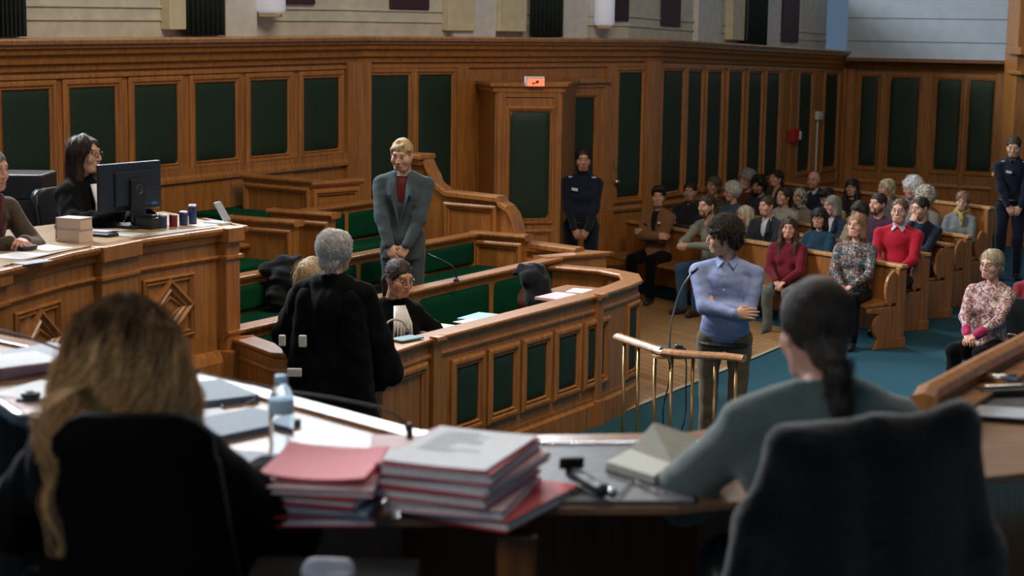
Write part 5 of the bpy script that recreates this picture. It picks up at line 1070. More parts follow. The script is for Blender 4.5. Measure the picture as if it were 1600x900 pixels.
for x, y in ((-1.55, 3.85), (-1.05, 3.85), (-1.55, 4.25), (-1.05, 4.25)): mb = MB(); mb.box((x, y, 1.29), (.04, .04, .34)); mb.build('leg', WOODD, T)
# coat over right chair
s = SDF(); Yc = 3.31
def cp(px, py, Y=Yc): return DY(px, py, Y)
for (x0, y0, x1, y1, r) in ((1228, 692, 1370, 674, .027), (1370, 674, 1492, 660, .027), (1228, 696, 1178, 820, .03), (1178, 820, 1130, 1010, .04), (1498, 668, 1535, 860, .027), (1535, 860, 1552, 1010, .035), (1300, 725, 1290, 1010, .07), (1400, 725, 1410, 1010, .07), (1255, 725, 1235, 1010, .055), (1455, 715, 1480, 1010, .055)): s.cap(cp(x0, y0), cp(x1, y1), r, r, .05)
V, Q = s.mesh(.009, nadd(wav(31, 26, .008, st=(1, 1, .35)), wav(32, 300, .0015))); tag(npmesh('coat', V, Q, plain('black_wool', (.0018, .0024, .004), .95, 0, .8, 160, .3, .5, .05)), 'fuzzy black coat draped over the chair back in the right foreground', 'coat')
q = (DY(515, 890, 3.3)); mb = MB(); s = SDF(); s.cap(q+V3(-.03, 0, 0), q+V3(.03, 0.02, .0), .02, .016).ell(q+V3(0, 0, -.012), (.05, .03, .016)); V, Q = s.mesh(.004, wav(6, 120, .003)); 
npm = npmesh('crumpled_cloth', V, Q, GREYP); tag(npm, 'small crumpled pale cloth at the bottom edge below the pink folder', 'cloth')
st_ = MB(); st_.box((q[0], q[1]+.03, q[2]-.045), (.34, .3, .03)); T = thing('stool', 'dark low stool in the shadow below the judges\' bench', 'stool', (q[0], q[1]+.03, 1.12)); st_.build('seat', BLACK, T, bevel=.005)
for dx in (-.14, .14):
    for dy in (-.1, .16): mb = MB(); mb.box((q[0]+dx, q[1]+dy, 1.12+(q[2]-.06-1.12)/2), (.03, .03, q[2]-.06-1.12)); mb.build('leg', WOODD, T)
# ================================================================== PEOPLE
def stand(px, yt, Y, floor, **k):
    p = DY(px, yt, Y); h = p[2]-floor; return dict(at=(p[0], Y, floor), k=h/1.765, pose='stand', **k)
def sitp(px, yt, Y, floor, **k):
    p = DY(px, yt, Y); h = p[2]-floor; kk = min(1.06, max(.86, h/1.365)); return dict(at=(p[0], Y, floor+h-kk*1.365 if abs(h-kk*1.365) < .12 else floor), k=kk, pose='sit', seat=.43, **k)
GREYJ = plain('grey_blazer', (.045, .070, .085), .8, 0, .5, 200, .15, .15, .2); NAVYU = cloth((.006, .010, .024), 'navy_uniform'); SHB = plain('blue_shirt', (.19, .25, .46), .7, 0, .3, 40, .08)
BLK = BLACK; D = lambda **k: k
front = D(wl=(.055, -.25, .84), wr=(-.055, -.25, .84), pl=(1, .3, -.2), pr=(-1, .3, -.2), hl=D(d=(-.5, -.25, -.85), n=(.2, -1, .3), c=.7), hr=D(d=(.5, -.3, -.8), n=(-.2, -1, .3), c=.7))
crossed = D(wr=(.10, -.25, 1.13), wl=(-.10, -.21, 1.15), pr=(-1, -.1, -.8), pl=(1, -.1, -.8), hr=D(d=(.9, .12, .05), n=(.1, -1, .25), c=.25), hl=D(d=(-.9, .2, .3), n=(0, -1, .3), c=.3))
# 1 standing woman in the dock
def necklace(root, W, tl, d): mb = MB(); nb = d['nb']; mb.tube(W([nb+V3(.062*sin(a), -.02-.058*cos(a), .0-.012*cos(a)) for a in np.linspace(-2, 2, 12)]), .003, 5); mb.build('necklace', plain('pearl', (.6, .55, .5), .3), root)
a = stand(631, 211, 13.27, .42)
s = SDF(); s.ell((0, .020, .036), (.086, .103, .095), .02); s.half((0, .02, -.05), (0, -.35, -1)); s.ell((.012, -.12, -.03), (.058, .08, .098), .012, sub=True); s.half((0, -.085, .03), (0, -1, -.6)); s.cap((.03, -.05, .10), (-.055, -.05, .065), .020, .018, .02); s.cap((-.06, -.045, .05), (-.079, -.02, .0), .014, .008, .015); s.cap((-.01, -.03, .12), (.07, -.03, .06), .02, .018, .02); HB = s.mesh(.005, wav(5, 140, .0022, st=(1, 1, .4)))
person('slim short-haired blond woman in a grey blazer standing in the dock', face=-8, fem=False, skin='fair', hair=None, top=GREYJ, topkind='jacket', inner=cloth((.10, .012, .014), 'maroon_knit'), bottom=GREYJ, look=(-8, 16, 2), seed=2, res=.011, extra=necklace, wide=1.04,
    hairfn=lambda root, X: npmesh('hair', X(HB[0]), HB[1], hairmat((.42, .30, .16), 'hair_blond'), root), **{**a, **front})
# 2, 3 police officers
def badge(root, W, tl, d):
    wh = plain('badge_white', (.62, .64, .68), .5); mb = MB(); p = [W(tl(x, -.137-.0*abs(x), z)) for x, z in ((-.105, .375), (-.04, .365), (-.04, .395), (-.105, .405))]; mb.slab(p, np.array(W(tl(0, -.1445, .4)))-np.array(W(tl(0, -.137, .4)))); mb.build('name_patch', wh, kid(root, 'shirt'))
    mb = MB(); S = d['S'][-1]; E = d['E'][-1]; c = S*.62+E*.38+V3(-.07, -.035, 0); mb.tube([W(c), W(c+V3(-.008, -.004, 0))], .024, 12); mb.build('arm_patch', plain('patch_gold', (.35, .22, .08), .6), kid(root, 'shirt'))
    mb = MB(); mb.tube(W([d['pel']+V3(.15*sin(a_), -.125*cos(a_), .04) for a_ in np.linspace(0, 6.28, 20)]), .022, 8, cap=False); mb.build('belt', BLKP, root)
    for q in (1, -1): mb = MB(); c = tl(q*.12, -.02, .505); mb.box(W(c), (.045, .03, .014)); mb.build('shoulder_mark', wh, kid(root, 'shirt'))
a = stand(911, 227, 18.0, 0); person('police officer in dark uniform with tied dark hair, standing by the wooden doors', face=-4, fem=True, skin='tan', hair=('tied', (.02, .012, .01)), top=NAVYU, topkind='shirt', bottom=NAVYU, collar='roll', look=(6, 5, 0), seed=1, extra=badge, wide=1.12, **{**a, **front})
a = stand(1586, 209, 21.0, 0); person('police officer in dark uniform with short hair, standing at the right edge', face=-6, skin='light', hair=('short', (.05, .03, .018)), top=NAVYU, topkind='shirt', bottom=NAVYU, collar='shirt', look=(-14, 16, 0), seed=3, extra=badge, wide=1.02, **{**a, **front})
# 4 man in the blue shirt
def belt(root, W, tl, d):
    mb = MB(); mb.tube(W([d['pel']+V3(.172*sin(a_), -.134*cos(a_), -.045) for a_ in np.linspace(0, 6.28, 24)]), .017, 8, cap=False); mb.build('belt', plain('dark_belt', (.02, .013, .01), .4), root)
    for i in range(6): mb = MB(); mb.tube([W(tl(0, -.125-.012*(i in (1, 2, 3)), .42-i*.075)), W(tl(0, -.134-.012*(i in (1, 2, 3)), .42-i*.075))], .006, 8); mb.build('button', plain('button_white', (.6, .65, .75), .3), kid(root, 'shirt'))
    mb = MB(); c = tl(.085, -.115, .36); q = [W(c+V3(x, -.006, z)) for x, z in ((-.045, .05), (.045, .05), (.045, -.04), (0, -.06), (-.045, -.04))]; mb.slab(q, (0, -.003, 0)); 
a = stand(1139, 332, 11.55, 0); a['k'] *= .985
def curls(root, X):
    V, Q = hairtpl('curly', 4, False); npmesh('hair', X(V), Q, hairmat((.035, .024, .018), 'hair_black_curl'), root)
    def rf(rg):
        while 1:
            d = rg.normal(size=3); d /= np.linalg.norm(d)
            if d[2] > -.3 and not (d[1] < -.35 and d[2] < .35): break
        c = V3(0, .025, .045)+d*V3(.10, .11, .10); t = np.linspace(0, 1, 9); ph = rg.uniform(0, 6.28); e = np.cross(d, [.2, .3, .9]); e /= np.linalg.norm(e); f = np.cross(d, e)
        return [c+d*(.004+.022*x)+.009*(e*cos(ph+x*9)+f*sin(ph+x*9)) for x in t]
    V, Q = strands(1500, rf, 3, r=.0016); npmesh('curls', X(V), Q, hairmat((.05, .035, .028), 'hair_black_curl2'), root)
crossed['hl'] = D(d=(-.9, .2, .3), n=(0, -1, .3), c=1.0); crossed['wl'] = (-.07, -.165, 1.17)
person('curly-haired man in a light blue shirt standing with crossed arms', face=-14, skin='light', hair=None, hairfn=curls, top=SHB, topkind='shirt', bottom=cloth((.11, .085, .055), 'olive_chinos'), collar='shirt', look=(-78, 6, 0), seed=0, res=.009, wide=1.2, extra=belt, **{**a, **crossed})
# 5 lawyer seen from behind
def tabs(root, W, tl, d):
    wl_ = plain('ermine_white', (.6, .58, .54), .8, 0, .4, 60, .1)
    s_ = SDF()
    for q, x_ in ((1, .20), (-1, -.19)): s_.cap((q*.15, .03, 1.34), (x_*1.25, .03, .12), .075, .13, .05)
    s_.half((0, 0, .10), (0, 0, -1)); V, Q = s_.mesh(.013, nadd(wav(9, 30, .012, st=(1, 1, .12)), wav(10, 60, .004))); npmesh('robe_folds', W(V), Q, BLACK, root)
    for px, py, w, h in ((441, 532, .04, .065), (473, 533, .045, .07), (460, 582, .085, .05)):
        Y = d['Yb'] if 'Yb' in d else 9.8; mb = MB(); p = DY(px, py, 9.83); mb.box(tuple(p), (w, .02, h), rz=.0); mb.build('white_tab', wl_, root, bevel=.006)
a = stand(521, 355, 10.07, 0)
def greyhair(root, X):
    V, Q = hairtpl('wavy', 1, False); npmesh('hair', X(V), Q, hairmat((.55, .55, .54), 'hair_grey'), root)
    def rf(rg):
        while 1:
            d = rg.normal(size=3); d /= np.linalg.norm(d)
            if d[2] > -.75 and d[1] > -.5: break
        c = V3(0, .024, .03)+d*V3(.088, .104, .097); dn = np.array([0, .15, -1.])-d*(d@[0, .15, -1.]); dn /= np.linalg.norm(dn)+1e-6; sd = np.cross(d, dn); ph = rg.uniform(0, 6.28)
        return [c+dn*.055*x+d*(.004*sin(3*x)+.008*abs(sin(ph+x*4)))+sd*.011*sin(ph+x*6) for x in np.linspace(0, 1, 8)]
    V, Q = strands(1400, rf, 5, r=.0013); npmesh('waves', X(V), Q, hairmat((.85, .85, .85), 'hair_grey_light'), root)
person('grey-haired lawyer in a black robe seen from behind, standing before the lawyers\' box', face=160, skin='fair', hair=None, hairfn=greyhair, top=BLACK, topkind='robe', bottom=BLACK, look=(-6, 4, 0), seed=3, collar='none', res=.011, extra=tabs, wide=1.1,
       wr=(-.26, -.16, .88), wl=(.22, -.18, .95), hr=D(d=(.3, -1, -.1), n=(-1, 0, .3), c=.5), **a)
# 6 seated lawyer, 7 blond head
p_ = L(.5, .6); a = sitp(610, 398, p_[1], 0)
person('seated woman lawyer with glasses and white neck bands in the lawyers\' box', face=28, fem=True, skin='light', hair=('tied', (.035, .024, .022)), top=BLACK, topkind='robe', bottom=BLACK, look=(14, 12, 0), seed=2, glasses=(.02, .02, .03), lean=6, res=.011, wr=(-.16, -.33, .78), wl=(.16, -.33, .78), **a)
a = sitp(486, 402, 11.05, 0); person('blond seated person in a black robe hidden behind the grey-haired lawyer', face=150, fem=True, skin='fair', hair=('bob', (.40, .30, .18)), top=BLACK, topkind='robe', bottom=BLACK, seed=1, collar='none', **a)
# 8, 9 at the clerk's desk
a = sitp(128, 209, 10.95, .93); person('woman clerk in black robe with long dark hair and glasses, facing the monitor', face=62, fem=True, skin='fair', hair=('boblong', (.03, .014, .010)), top=BLACK, topkind='robe', bottom=BLACK, look=(12, 2, 0), seed=1, glasses=(.03, .03, .04), res=.011, wr=(-.12, -.38, .80), wl=(.14, -.38, .80), **a)
def scarf(root, W, tl, d): s_ = SDF(); s_.tor(d['nb']+V3(0, -.01, .0), .075, .025, (0, -.3, 1)).cap(tl(.05, -.09, .5), tl(.06, -.15, .15), .03, .03, .02).cap(tl(-.05, -.09, .5), tl(-.05, -.15, .2), .03, .03, .02); V, Q = s_.mesh(.01, wav(3, 60, .005)); npmesh('scarf', W(V), Q, cloth((.10, .03, .03), 'maroon_scarf'), root)
a = sitp(-50, 220, 9.75, .93); person('grey-haired man in a brown jacket with clasped hands at the left edge', face=52, skin='pink', hair=('short', (.22, .21, .2)), top=cloth((.07, .05, .035), 'brown_tweed'), topkind='jacket', inner=cloth((.12, .1, .09)), bottom=cloth((.04, .03, .03)), look=(14, 6, 0), seed=3, lean=14, extra=scarf, wr=(-.03, -.42, .82), wl=(.05, -.42, .82), hl=D(d=(-.7, -.7, .1), n=(.2, -.2, 1), c=.9), hr=D(d=(.6, -.75, 0), n=(0, -.3, 1), c=.9), **a)
for nm_, px, Y, z, lab in (('a', 128, 11.1, .93, 'black office chair of the clerk with long dark hair'), ('b', -50, 9.95, .93, 'black chair of the man at the left edge of the clerk\'s desk')):
    q = DY(px, 300, Y); opchair(lab, (q[0], Y, z), 60, .44, .40, .95, .40, .16)
# 10 foreground woman, wavy hair
OMB = None
def ombre():
    m, nt, b = _base('hair_ombre'); tc = N(nt, 'ShaderNodeTexCoord'); sp = N(nt, 'ShaderNodeSeparateXYZ'); nt.links.new(tc.outputs['Object'], sp.inputs['Vector'])
    mr = N(nt, 'ShaderNodeMapRange'); mr.inputs['From Min'].default_value = 2.42; mr.inputs['From Max'].default_value = 2.10; nt.links.new(sp.outputs['Z'], mr.inputs['Value'])
    n = N(nt, 'ShaderNodeTexNoise'); n.inputs['Scale'].default_value = 34; mp = N(nt, 'ShaderNodeMapping'); mp.inputs['Scale'].default_value = (1, 1, .12); nt.links.new(tc.outputs['Object'], mp.inputs['Vector']); nt.links.new(mp.outputs['Vector'], n.inputs['Vector'])
    ad = N(nt, 'ShaderNodeMath', operation='MULTIPLY_ADD'); nt.links.new(n.outputs['Fac'], ad.inputs[0]); ad.inputs[1].default_value = .8; nt.links.new(mr.outputs['Result'], ad.inputs[2])
    nt.links.new(_ramp(nt, ad.outputs[0], [(.38, (.035, .018, .008)), (.66, (.15, .078, .03)), (.95, (.66, .42, .20))]), b.inputs['Base Color']); b.inputs['Roughness'].default_value = .6; b.inputs['Specular IOR Level'].default_value = .3; return m
def wavy(root, X):
    om = ombre(); s_ = SDF(); s_.ell((0, .03, .03), (.094, .11, .10), .03).ell((-.01, .06, -.08), (.12, .085, .14), .06).ell((-.01, .07, -.22), (.135, .07, .14), .06).ell((0, -.13, -.05), (.06, .08, .12), .02, sub=True)
    V, Q = s_.mesh(.007, nadd(wav(2, 55, .006, st=(1, 1, .35)), wav(7, 120, .004, st=(1, 1, .25)))); npmesh('hair', X(V), Q, om, root)
    def rf(rg):
        while 1:
            d = rg.normal(size=3); d /= np.linalg.norm(d)
            if d[2] > -.1 and d[1] > -.75: break
        c = V3(0, .03, .035)+d*V3(.094, .112, .102); side_ = d[0]; L_ = rg.uniform(.2, .42); ph = rg.uniform(0, 6.28); fr_ = rg.uniform(9, 14); am = rg.uniform(.006, .022); rr_ = rg.uniform(.92, 1.22)
        out = []
        h0 = d[2]
        for x in np.linspace(0, 1, 12):
            z = c[2]-L_*x-.05*x*(1-x); w = .094+.05*min(1, max(0, (.06-z)/.16)); th_ = math.atan2(d[1]+.15, d[0]); rad = (1-h0*max(0, 1-x*3))**.5 if h0 > 0 else 1
            px_ = cos(th_)*w*rr_; py_ = .04+sin(th_)*(.085+.01*x)*rr_; k = min(1, x*4); out.append(V3(c[0]*(1-k)+px_*k+am*sin(ph+x*fr_)*k, c[1]*(1-k)+py_*k+am*cos(ph+x*fr_)*k, z+(.03 if h0 > .6 else .01)*(1-(2*x-1)**2)*(x < .3)))
        return out
    V, Q = strands(3600, rf, 11, r=.0016); npmesh('locks', X(V), Q, om, root)
    def wisp(rg):
        sgn = 1 if rg.rand() < .75 else -1; x0 = (.052 if sgn > 0 else .075)+rg.uniform(-.012, .012); ph = rg.uniform(0, 6.28) if rg.rand() < .3 else 1.; y1 = .345+rg.uniform(0, .03); return [V3(x0, .08, -.06), V3(x0, .15, -.06), V3(x0, .25, -.06), V3(x0, y1-.02, -.07)]+[V3(x0+(.013 if sgn > 0 else .005)*sin(ph+t*(11 if sgn > 0 else 4))-sgn*.01*t, y1+.006*cos(ph+t*9)-.02*t, -.10-(.30 if sgn > 0 else .10)*t) for t in np.linspace(0, 1, 12)]
    V, Q = strands(46, wisp, 12, r=.0012); npmesh('loose_wisps', X(V), Q, om, root)
a = sitp(196, 458, 3.60, 1.12); person('woman with long wavy hair and black robe, back turned, left foreground', face=176, fem=True, skin='fair', hair=None, hairfn=wavy, top=BLACK, topkind='robe', bottom=BLACK, look=(-4, 2, 0), seed=1, collar='none', res=.009, wide=1.12, wr=(-.24, -.34, .80), wl=(.2, -.36, .80), pr=(-1, .3, -.9), **a)
# 11 foreground woman, tied hair
def tied(root, X):
    hm = hairmat((.045, .035, .030), 'hair_dark_sleek'); s_ = SDF(); s_.ell((0, .022, .034), (.083, .103, .093), .02).ell((0, .075, -.045), (.045, .04, .05), .03); s_.ell((0, -.12, -.03), (.058, .075, .11), .01, sub=True); s_.chain([(0, .105, -.055), (0, .125, -.09), (.0, .12, -.17), (-.01, .105, -.26)], [.024, .026, .02, .010], .02)
    V, Q = s_.mesh(.006, wav(2, 170, .0016, st=(1, .5, .5))); npmesh('hair', X(V), Q, hm, root)
    def rf(rg):
        while 1:
            d = rg.normal(size=3); d /= np.linalg.norm(d)
            if d[2] > -.35 and d[1] > -.8: break
        out = []; e = V3(0, .108, -.06)
        for x in np.linspace(0, 1, 9):
            q = (V3(0, .022, .034)+d*V3(.084, .104, .094))*(1-x)+e*x; v = q-V3(0, .022, .034); n_ = v/V3(.0845, .105, .0955); l = np.linalg.norm(n_); q = V3(0, .022, .034)+v/max(l, 1e-6)*(1.0 if x < .8 else max(1, l)*1.0); out.append(q+V3(rg.normal(0, .0008), 0, rg.normal(0, .0008)))
        return out
    V, Q = strands(1500, rf, 8, r=.0009); npmesh('combed_strands', X(V), Q, hm, root)
    def pt(rg): x0, y0 = rg.normal(0, .012, 2); ph = rg.uniform(0, 6); return [V3(x0*(1.2-.4*t)+.006*sin(ph+t*8)-.01*t, .125+y0-.02*t, -.06-.22*t*rg.uniform(.98, 1.02)) for t in np.linspace(0, 1, 9)]
    V, Q = strands(350, pt, 9, r=.0012); npmesh('ponytail', X(V), Q, hm, root)
    mb = MB(); mb.tube([X(V3(.024*cos(a_), .115+.02*sin(a_), -.07)) for a_ in np.linspace(0, 6.28, 14)], .005, 6, cap=False); mb.build('hair_tie', BLKP, root)
SAGE = plain('sage_knit', (.105, .15, .145), .95, 0, .7, 220, .2, .6, .1)
a = sitp(1303, 414, 3.80, 1.12); person('woman with tied dark hair and sage sweater, back turned, right foreground', face=186, fem=True, skin='pink', hair=None, hairfn=tied, top=SAGE, topkind='sweater', bottom=cloth((.02, .02, .025)), look=(4, 8, 3), seed=2, collar='crew', res=.009, wide=1.32,
       wl=(.17, -.43, .80), pl=(.8, .4, -.8), arm=1.35, hdo=(0, 0, -.03), wr=(-.14, -.38, .80), hl=D(c=.8, n=(.2, .2, 1)), lean=5, **a)
# 12, 13 right side
a = sitp(1553, 389, 13.7, 0); LBL = pattern('speckled_blouse', [(.30, .10, .12), (.42, .33, .30), (.12, .05, .06), (.5, .42, .36), (.22, .12, .13)], 70)
def cuffs(root, W, tl, d):
    for q in (1, -1):
        s_ = SDF(); A_ = d['Wd'][q]; B_ = d['E'][q]; s_.cap(A_*.97+B_*.03, A_*.68+B_*.32, .038, .044); V, Q = s_.mesh(.009, wav(1, 80, .003)); npmesh('cuff', W(V), Q, cloth((.32, .02, .09), 'magenta_cuff'), root)
person('elderly woman with short grey hair, glasses and a speckled blouse, seated alone at right', face=-38, fem=True, skin='pink', hair=('wavy', (.36, .30, .2)), top=LBL, topkind='shirt', bottom=BLACK, look=(-10, 4, 0), seed=0, glasses=(.25, .2, .15), wide=1.15, extra=cuffs, wl=(.04, -.38, .66), wr=(-.04, -.38, .66), hl=D(d=(-.6, -.6, -.3), n=(.1, -.4, 1), c=.6), hr=D(d=(.6, -.6, -.3), n=(.1, -.4, 1), c=.6), **a)
a2 = sitp(1622, 392, 14.4, 0); person('person in a maroon top, mostly beyond the right edge', face=-30, fem=True, skin='light', hair=('bob', (.1, .06, .04)), top=cloth((.16, .01, .02), 'maroon_top'), topkind='sweater', bottom=BLACK, seed=3, **a2)
def schair(lab, at, face):
    T = thing('side_chair', lab, 'chair', at); m = Matrix.Rotation(R(face), 3, 'Z'); W = lambda p: tuple(np.array(m @ Vector(p))+np.array(at)); mb = MB(); mb.box(W((0, 0, .40)), (.44, .42, .05), rz=R(face)); mb.build('seat', BLKP, T, bevel=.01)
    mb = MB(); mb.box(W((0, .21, .72)), (.42, .03, .3), rz=R(face)); mb.build('backrest', BLKP, T, bevel=.01)
    for x in (-.19, .19):
        for y in (-.18, .2): mb = MB(); mb.box(W((x, y, .19)), (.03, .03, .38), rz=R(face)); mb.build('leg', PEW, T)
schair('plain chair under the woman in the speckled blouse', (a['at'][0], a['at'][1], 0), -38); schair('plain chair under the person in maroon at the right edge', (a2['at'][0], a2['at'][1], 0), -30)
# ---- the public
def aud(row, px, yt, label, **k):
    E = ENDS[row]+FCN*.20; r = ray(px, 300); t = np.linalg.solve(np.array([[r[0], -RW[0]], [r[1], -RW[1]]]), E)[0]; Y = r[1]*t; p = DY(px, yt, Y); h = p[2]
    kk = min(1.05, max(.86, h/1.365)); dz = h-kk*1.365; k.setdefault('res', .013); k.setdefault('face', -42)
    return person(label, at=(p[0], p[1], max(-.2, min(.22, dz)) if abs(dz) > .02 else 0), k=kk, pose='sit', seat=.43, group='people on the public benches', **k)
lap = D(wl=(.05, -.33, .64), wr=(-.05, -.33, .64)); cr = D(wr=(.11, -.24, .78), wl=(-.11, -.20, .80), pr=(-1, -.1, -.8), pl=(1, -.1, -.8), hr=D(d=(.9, .1, .05), n=(.1, -1, .25), c=.25), hl=D(d=(-.9, .2, .2), n=(0, -1, .3), c=.3))
FLO = pattern('floral_dark', [(.02, .03, .04), (.03, .09, .11), (.02, .03, .04), (.35, .30, .22), (.3, .06, .05), (.02, .05, .07), (.10, .16, .18)], 75); FLP = pattern('floral_pink', [(.45, .28, .24), (.5, .42, .38), (.35, .08, .09), (.12, .13, .09), (.5, .35, .3)], 65); LEO = pattern('leopard', [(.09, .06, .03), (.02, .015, .01), (.15, .10, .05), (.03, .02, .012)], 60)
def pins(root, W, tl, d):
    for x, z, c in ((-.095, .40, (.6, .04, .06)), (.09, .395, (.75, .75, .78))): mb = MB(); mb.tube([W(tl(x, -.155, z)), W(tl(x, -.168, z))], .014, 10); mb.build('lapel_pin', plain('pin_%d' % int(c[1]*100), c, .4), kid(root, 'jacket'))
aud(0, 1029, 289, 'woman with short dark hair, brown blazer with two pins and black turtleneck, arms crossed', fem=True, skin='light', hair=('crop', (.02, .013, .01)), top=cloth((.17, .085, .04), 'brown_blazer'), topkind='jacket', inner=cloth((.008, .008, .01), 'black_knit'), bottom=BLACK, look=(18, 0, 0), seed=1, face=-28, extra=pins, wide=1.05, **cr)
aud(0, 1124, 299, 'bearded dark-haired man in a grey-green shirt, hands clasped before him, foremost pew', skin='light', hair=('short', (.04, .022, .014)), beard=(.07, .045, .03), top=cloth((.19, .20, .16), 'greygreen_shirt'), topkind='shirt', bottom=cloth((.03, .07, .13), 'jeans'), look=(-2, 4, 0), seed=3, lean=14, wl=(.04, -.52, .80), wr=(-.06, -.52, .80), hl=D(d=(-.8, -.5, .1), n=(.2, -.3, 1), c=.7), hr=D(d=(.7, -.6, .05), n=(0, -.3, 1), c=.7), face=-50, wide=1.1)
aud(0, 1233, 338, 'woman with long brown hair in a maroon sweater, foremost pew', fem=True, skin='pink', hair=('long', (.055, .032, .018)), top=cloth((.13, .008, .018), 'maroon_sweater'), topkind='sweater', bottom=cloth((.10, .11, .10), 'grey_leggings'), look=(10, 2, 0), seed=2, face=-22, wide=1.18, **lap)
aud(0, 1340, 333, 'woman with shoulder-length auburn hair in a dark floral blouse, foremost pew', fem=True, skin='pink', hair=('bob', (.26, .14, .07)), top=FLO, topkind='shirt', bottom=BLACK, look=(-12, -6, 0), seed=0, face=-26, wide=1.2, **lap)
aud(1, 1079, 283, 'dark-haired man in a dark polo shirt beside the woman in the brown blazer', skin='tan', hair=('short', (.015, .01, .008)), top=cloth((.012, .014, .02), 'dark_polo'), topkind='shirt', collar='shirt', bottom=BLACK, look=(10, 2, 0), seed=2, face=-30, wide=1.1, **cr)
aud(1, 1166, 321, 'white-haired woman in a pink floral blouse just right of the man in blue', fem=True, skin='pink', hair=('bob', (.55, .50, .40)), top=FLP, topkind='shirt', bottom=BLACK, look=(-25, 0, 0), seed=1, face=-38, **lap)
aud(1, 1201, 305, 'man with short brown hair, white collar and dark jacket above the maroon sweater', skin='pink', hair=('short', (.06, .035, .02)), top=cloth((.02, .026, .034), 'dark_jacket'), topkind='jacket', inner=cloth((.5, .5, .52)), collar='shirt', bottom=BLACK, look=(-18, 2, 0), seed=3, face=-38, wide=1.1, **lap)
aud(1, 1282, 323, 'young person with black bobbed hair and fringe in a navy sweater', fem=True, skin='fair', hair=('bobfringe', (.015, .012, .012)), top=cloth((.012, .04, .075), 'navy_sweater'), topkind='sweater', collar='crew', bottom=BLACK, look=(4, 4, 0), seed=2, face=-34, **lap)
aud(1, 1407, 309, 'man with glasses in a bright red sweater, second pew', skin='pink', hair=('short', (.12, .075, .045)), top=cloth((.33, .006, .02), 'red_sweater'), topkind='sweater', collar='shirt', inner=cloth((.35, .36, .42)), bottom=BLACK, look=(-2, 0, 0), seed=1, face=-24, glasses=(.05, .04, .04), wide=1.15, **lap)
aud(2, 1116, 275, 'woman with greying brown hair in a brown spotted blouse', fem=True, skin='tan', hair=('wavy', (.10, .07, .05)), top=LEO, topkind='shirt', bottom=BLACK, look=(-2, 0, 0), seed=3, **lap)
aud(2, 1146, 285, 'person with thick white curly hair behind the bearded man', fem=True, skin='pink', hair=('afro', (.58, .57, .54)), top=cloth((.05, .08, .12)), topkind='shirt', bottom=BLACK, look=(-30, 4, 0), seed=1, **lap)
aud(2, 1226, 291, 'smiling dark-haired woman in a pale grey cardigan', fem=True, skin='light', hair=('tied', (.03, .018, .014)), top=cloth((.28, .27, .25)), topkind='sweater', bottom=BLACK, look=(-20, -8, 6), seed=2, wide=1.1, **lap)
aud(2, 1304, 305, 'woman with grey bobbed hair in a dark blue jacket', fem=True, skin='pink', hair=('bob', (.22, .20, .18)), top=cloth((.015, .025, .05)), topkind='jacket', inner=cloth((.4, .42, .45)), bottom=BLACK, look=(-30, 4, 0), seed=0, **lap)
aud(2, 1346, 313, 'dark-haired person in a khaki coat behind the floral blouse', fem=True, skin='light', hair=('bobfringe', (.03, .02, .016)), top=cloth((.24, .22, .16), 'khaki_coat'), topkind='coat', bottom=BLACK, look=(-25, 4, 0), seed=1, **lap)
aud(2, 1374, 300, 'man with dark hair and beard in a dark purple sweater', skin='pink', hair=('short', (.03, .02, .015)), beard=(.05, .03, .02), top=cloth((.05, .018, .04)), topkind='sweater', bottom=BLACK, look=(-12, 2, 4), seed=3, **lap)
aud(2, 1442, 306, 'dark-haired man in a navy shirt resting his chin on his hand', skin='light', hair=('short', (.02, .014, .012)), top=cloth((.008, .013, .03), 'navy_shirt'), topkind='shirt', bottom=BLACK, look=(-20, 8, 0), seed=1, face=-36, wide=1.1, wr=(-.02, -.20, 1.08), pr=(-.4, -.8, -1), hr=D(d=(.1, .35, 1), n=(0, -1, .3), c=.9), wl=(-.1, -.24, .80), pl=(1, -.1, -.8))
aud(3, 1169, 266, 'grey curly-haired person in the back rows, leftmost of them', fem=True, skin='light', hair=('afro', (.28, .26, .24)), top=cloth((.10, .02, .02)), topkind='sweater', bottom=BLACK, look=(-10, 4, 0), seed=0, **lap)
aud(3, 1188, 274, 'man with dark curly hair and beard between the grey curls and the tall man', skin='tan', hair=('curly', (.015, .01, .008)), beard=(.03, .02, .014), top=cloth((.02, .025, .03)), topkind='shirt', bottom=BLACK, look=(0, 10, 0), seed=2, **lap)
def hscarf(root, X): s_ = SDF(); s_.ell((0, .022, .034), (.088, .108, .098), .02).ell((0, .06, -.05), (.08, .075, .09), .03).cap((-.05, 0, -.12), (.05, 0, -.13), .06, .06, .03); s_.ell((0, -.12, -.03), (.056, .08, .085), .01, sub=True); V, Q = s_.mesh(.008, wav(3, 70, .003)); npmesh('headscarf', X(V), Q, pattern('striped_scarf', [(.35, .3, .26), (.04, .06, .12), (.45, .42, .38), (.03, .04, .07)], 45), root)
aud(3, 1251, 292, 'person in a striped headscarf behind the smiling woman', fem=True, skin='light', hair=None, hairfn=hscarf, top=cloth((.2, .18, .14)), topkind='coat', bottom=BLACK, look=(-10, 4, 0), seed=1, **lap)
aud(3, 1299, 293, 'dark-haired person with bowed head in the back rows', skin='light', hair=('crop', (.015, .012, .012)), top=cloth((.3, .22, .07)), topkind='sweater', bottom=BLACK, look=(-20, 28, 0), seed=2, **lap)
aud(4, 1333, 278, 'woman with long black hair and fringe in the back row', fem=True, skin='light', hair=('longfringe', (.012, .008, .008)), top=cloth((.012, .013, .02)), topkind='sweater', bottom=BLACK, look=(0, 2, 0), seed=0, face=-30, **lap)
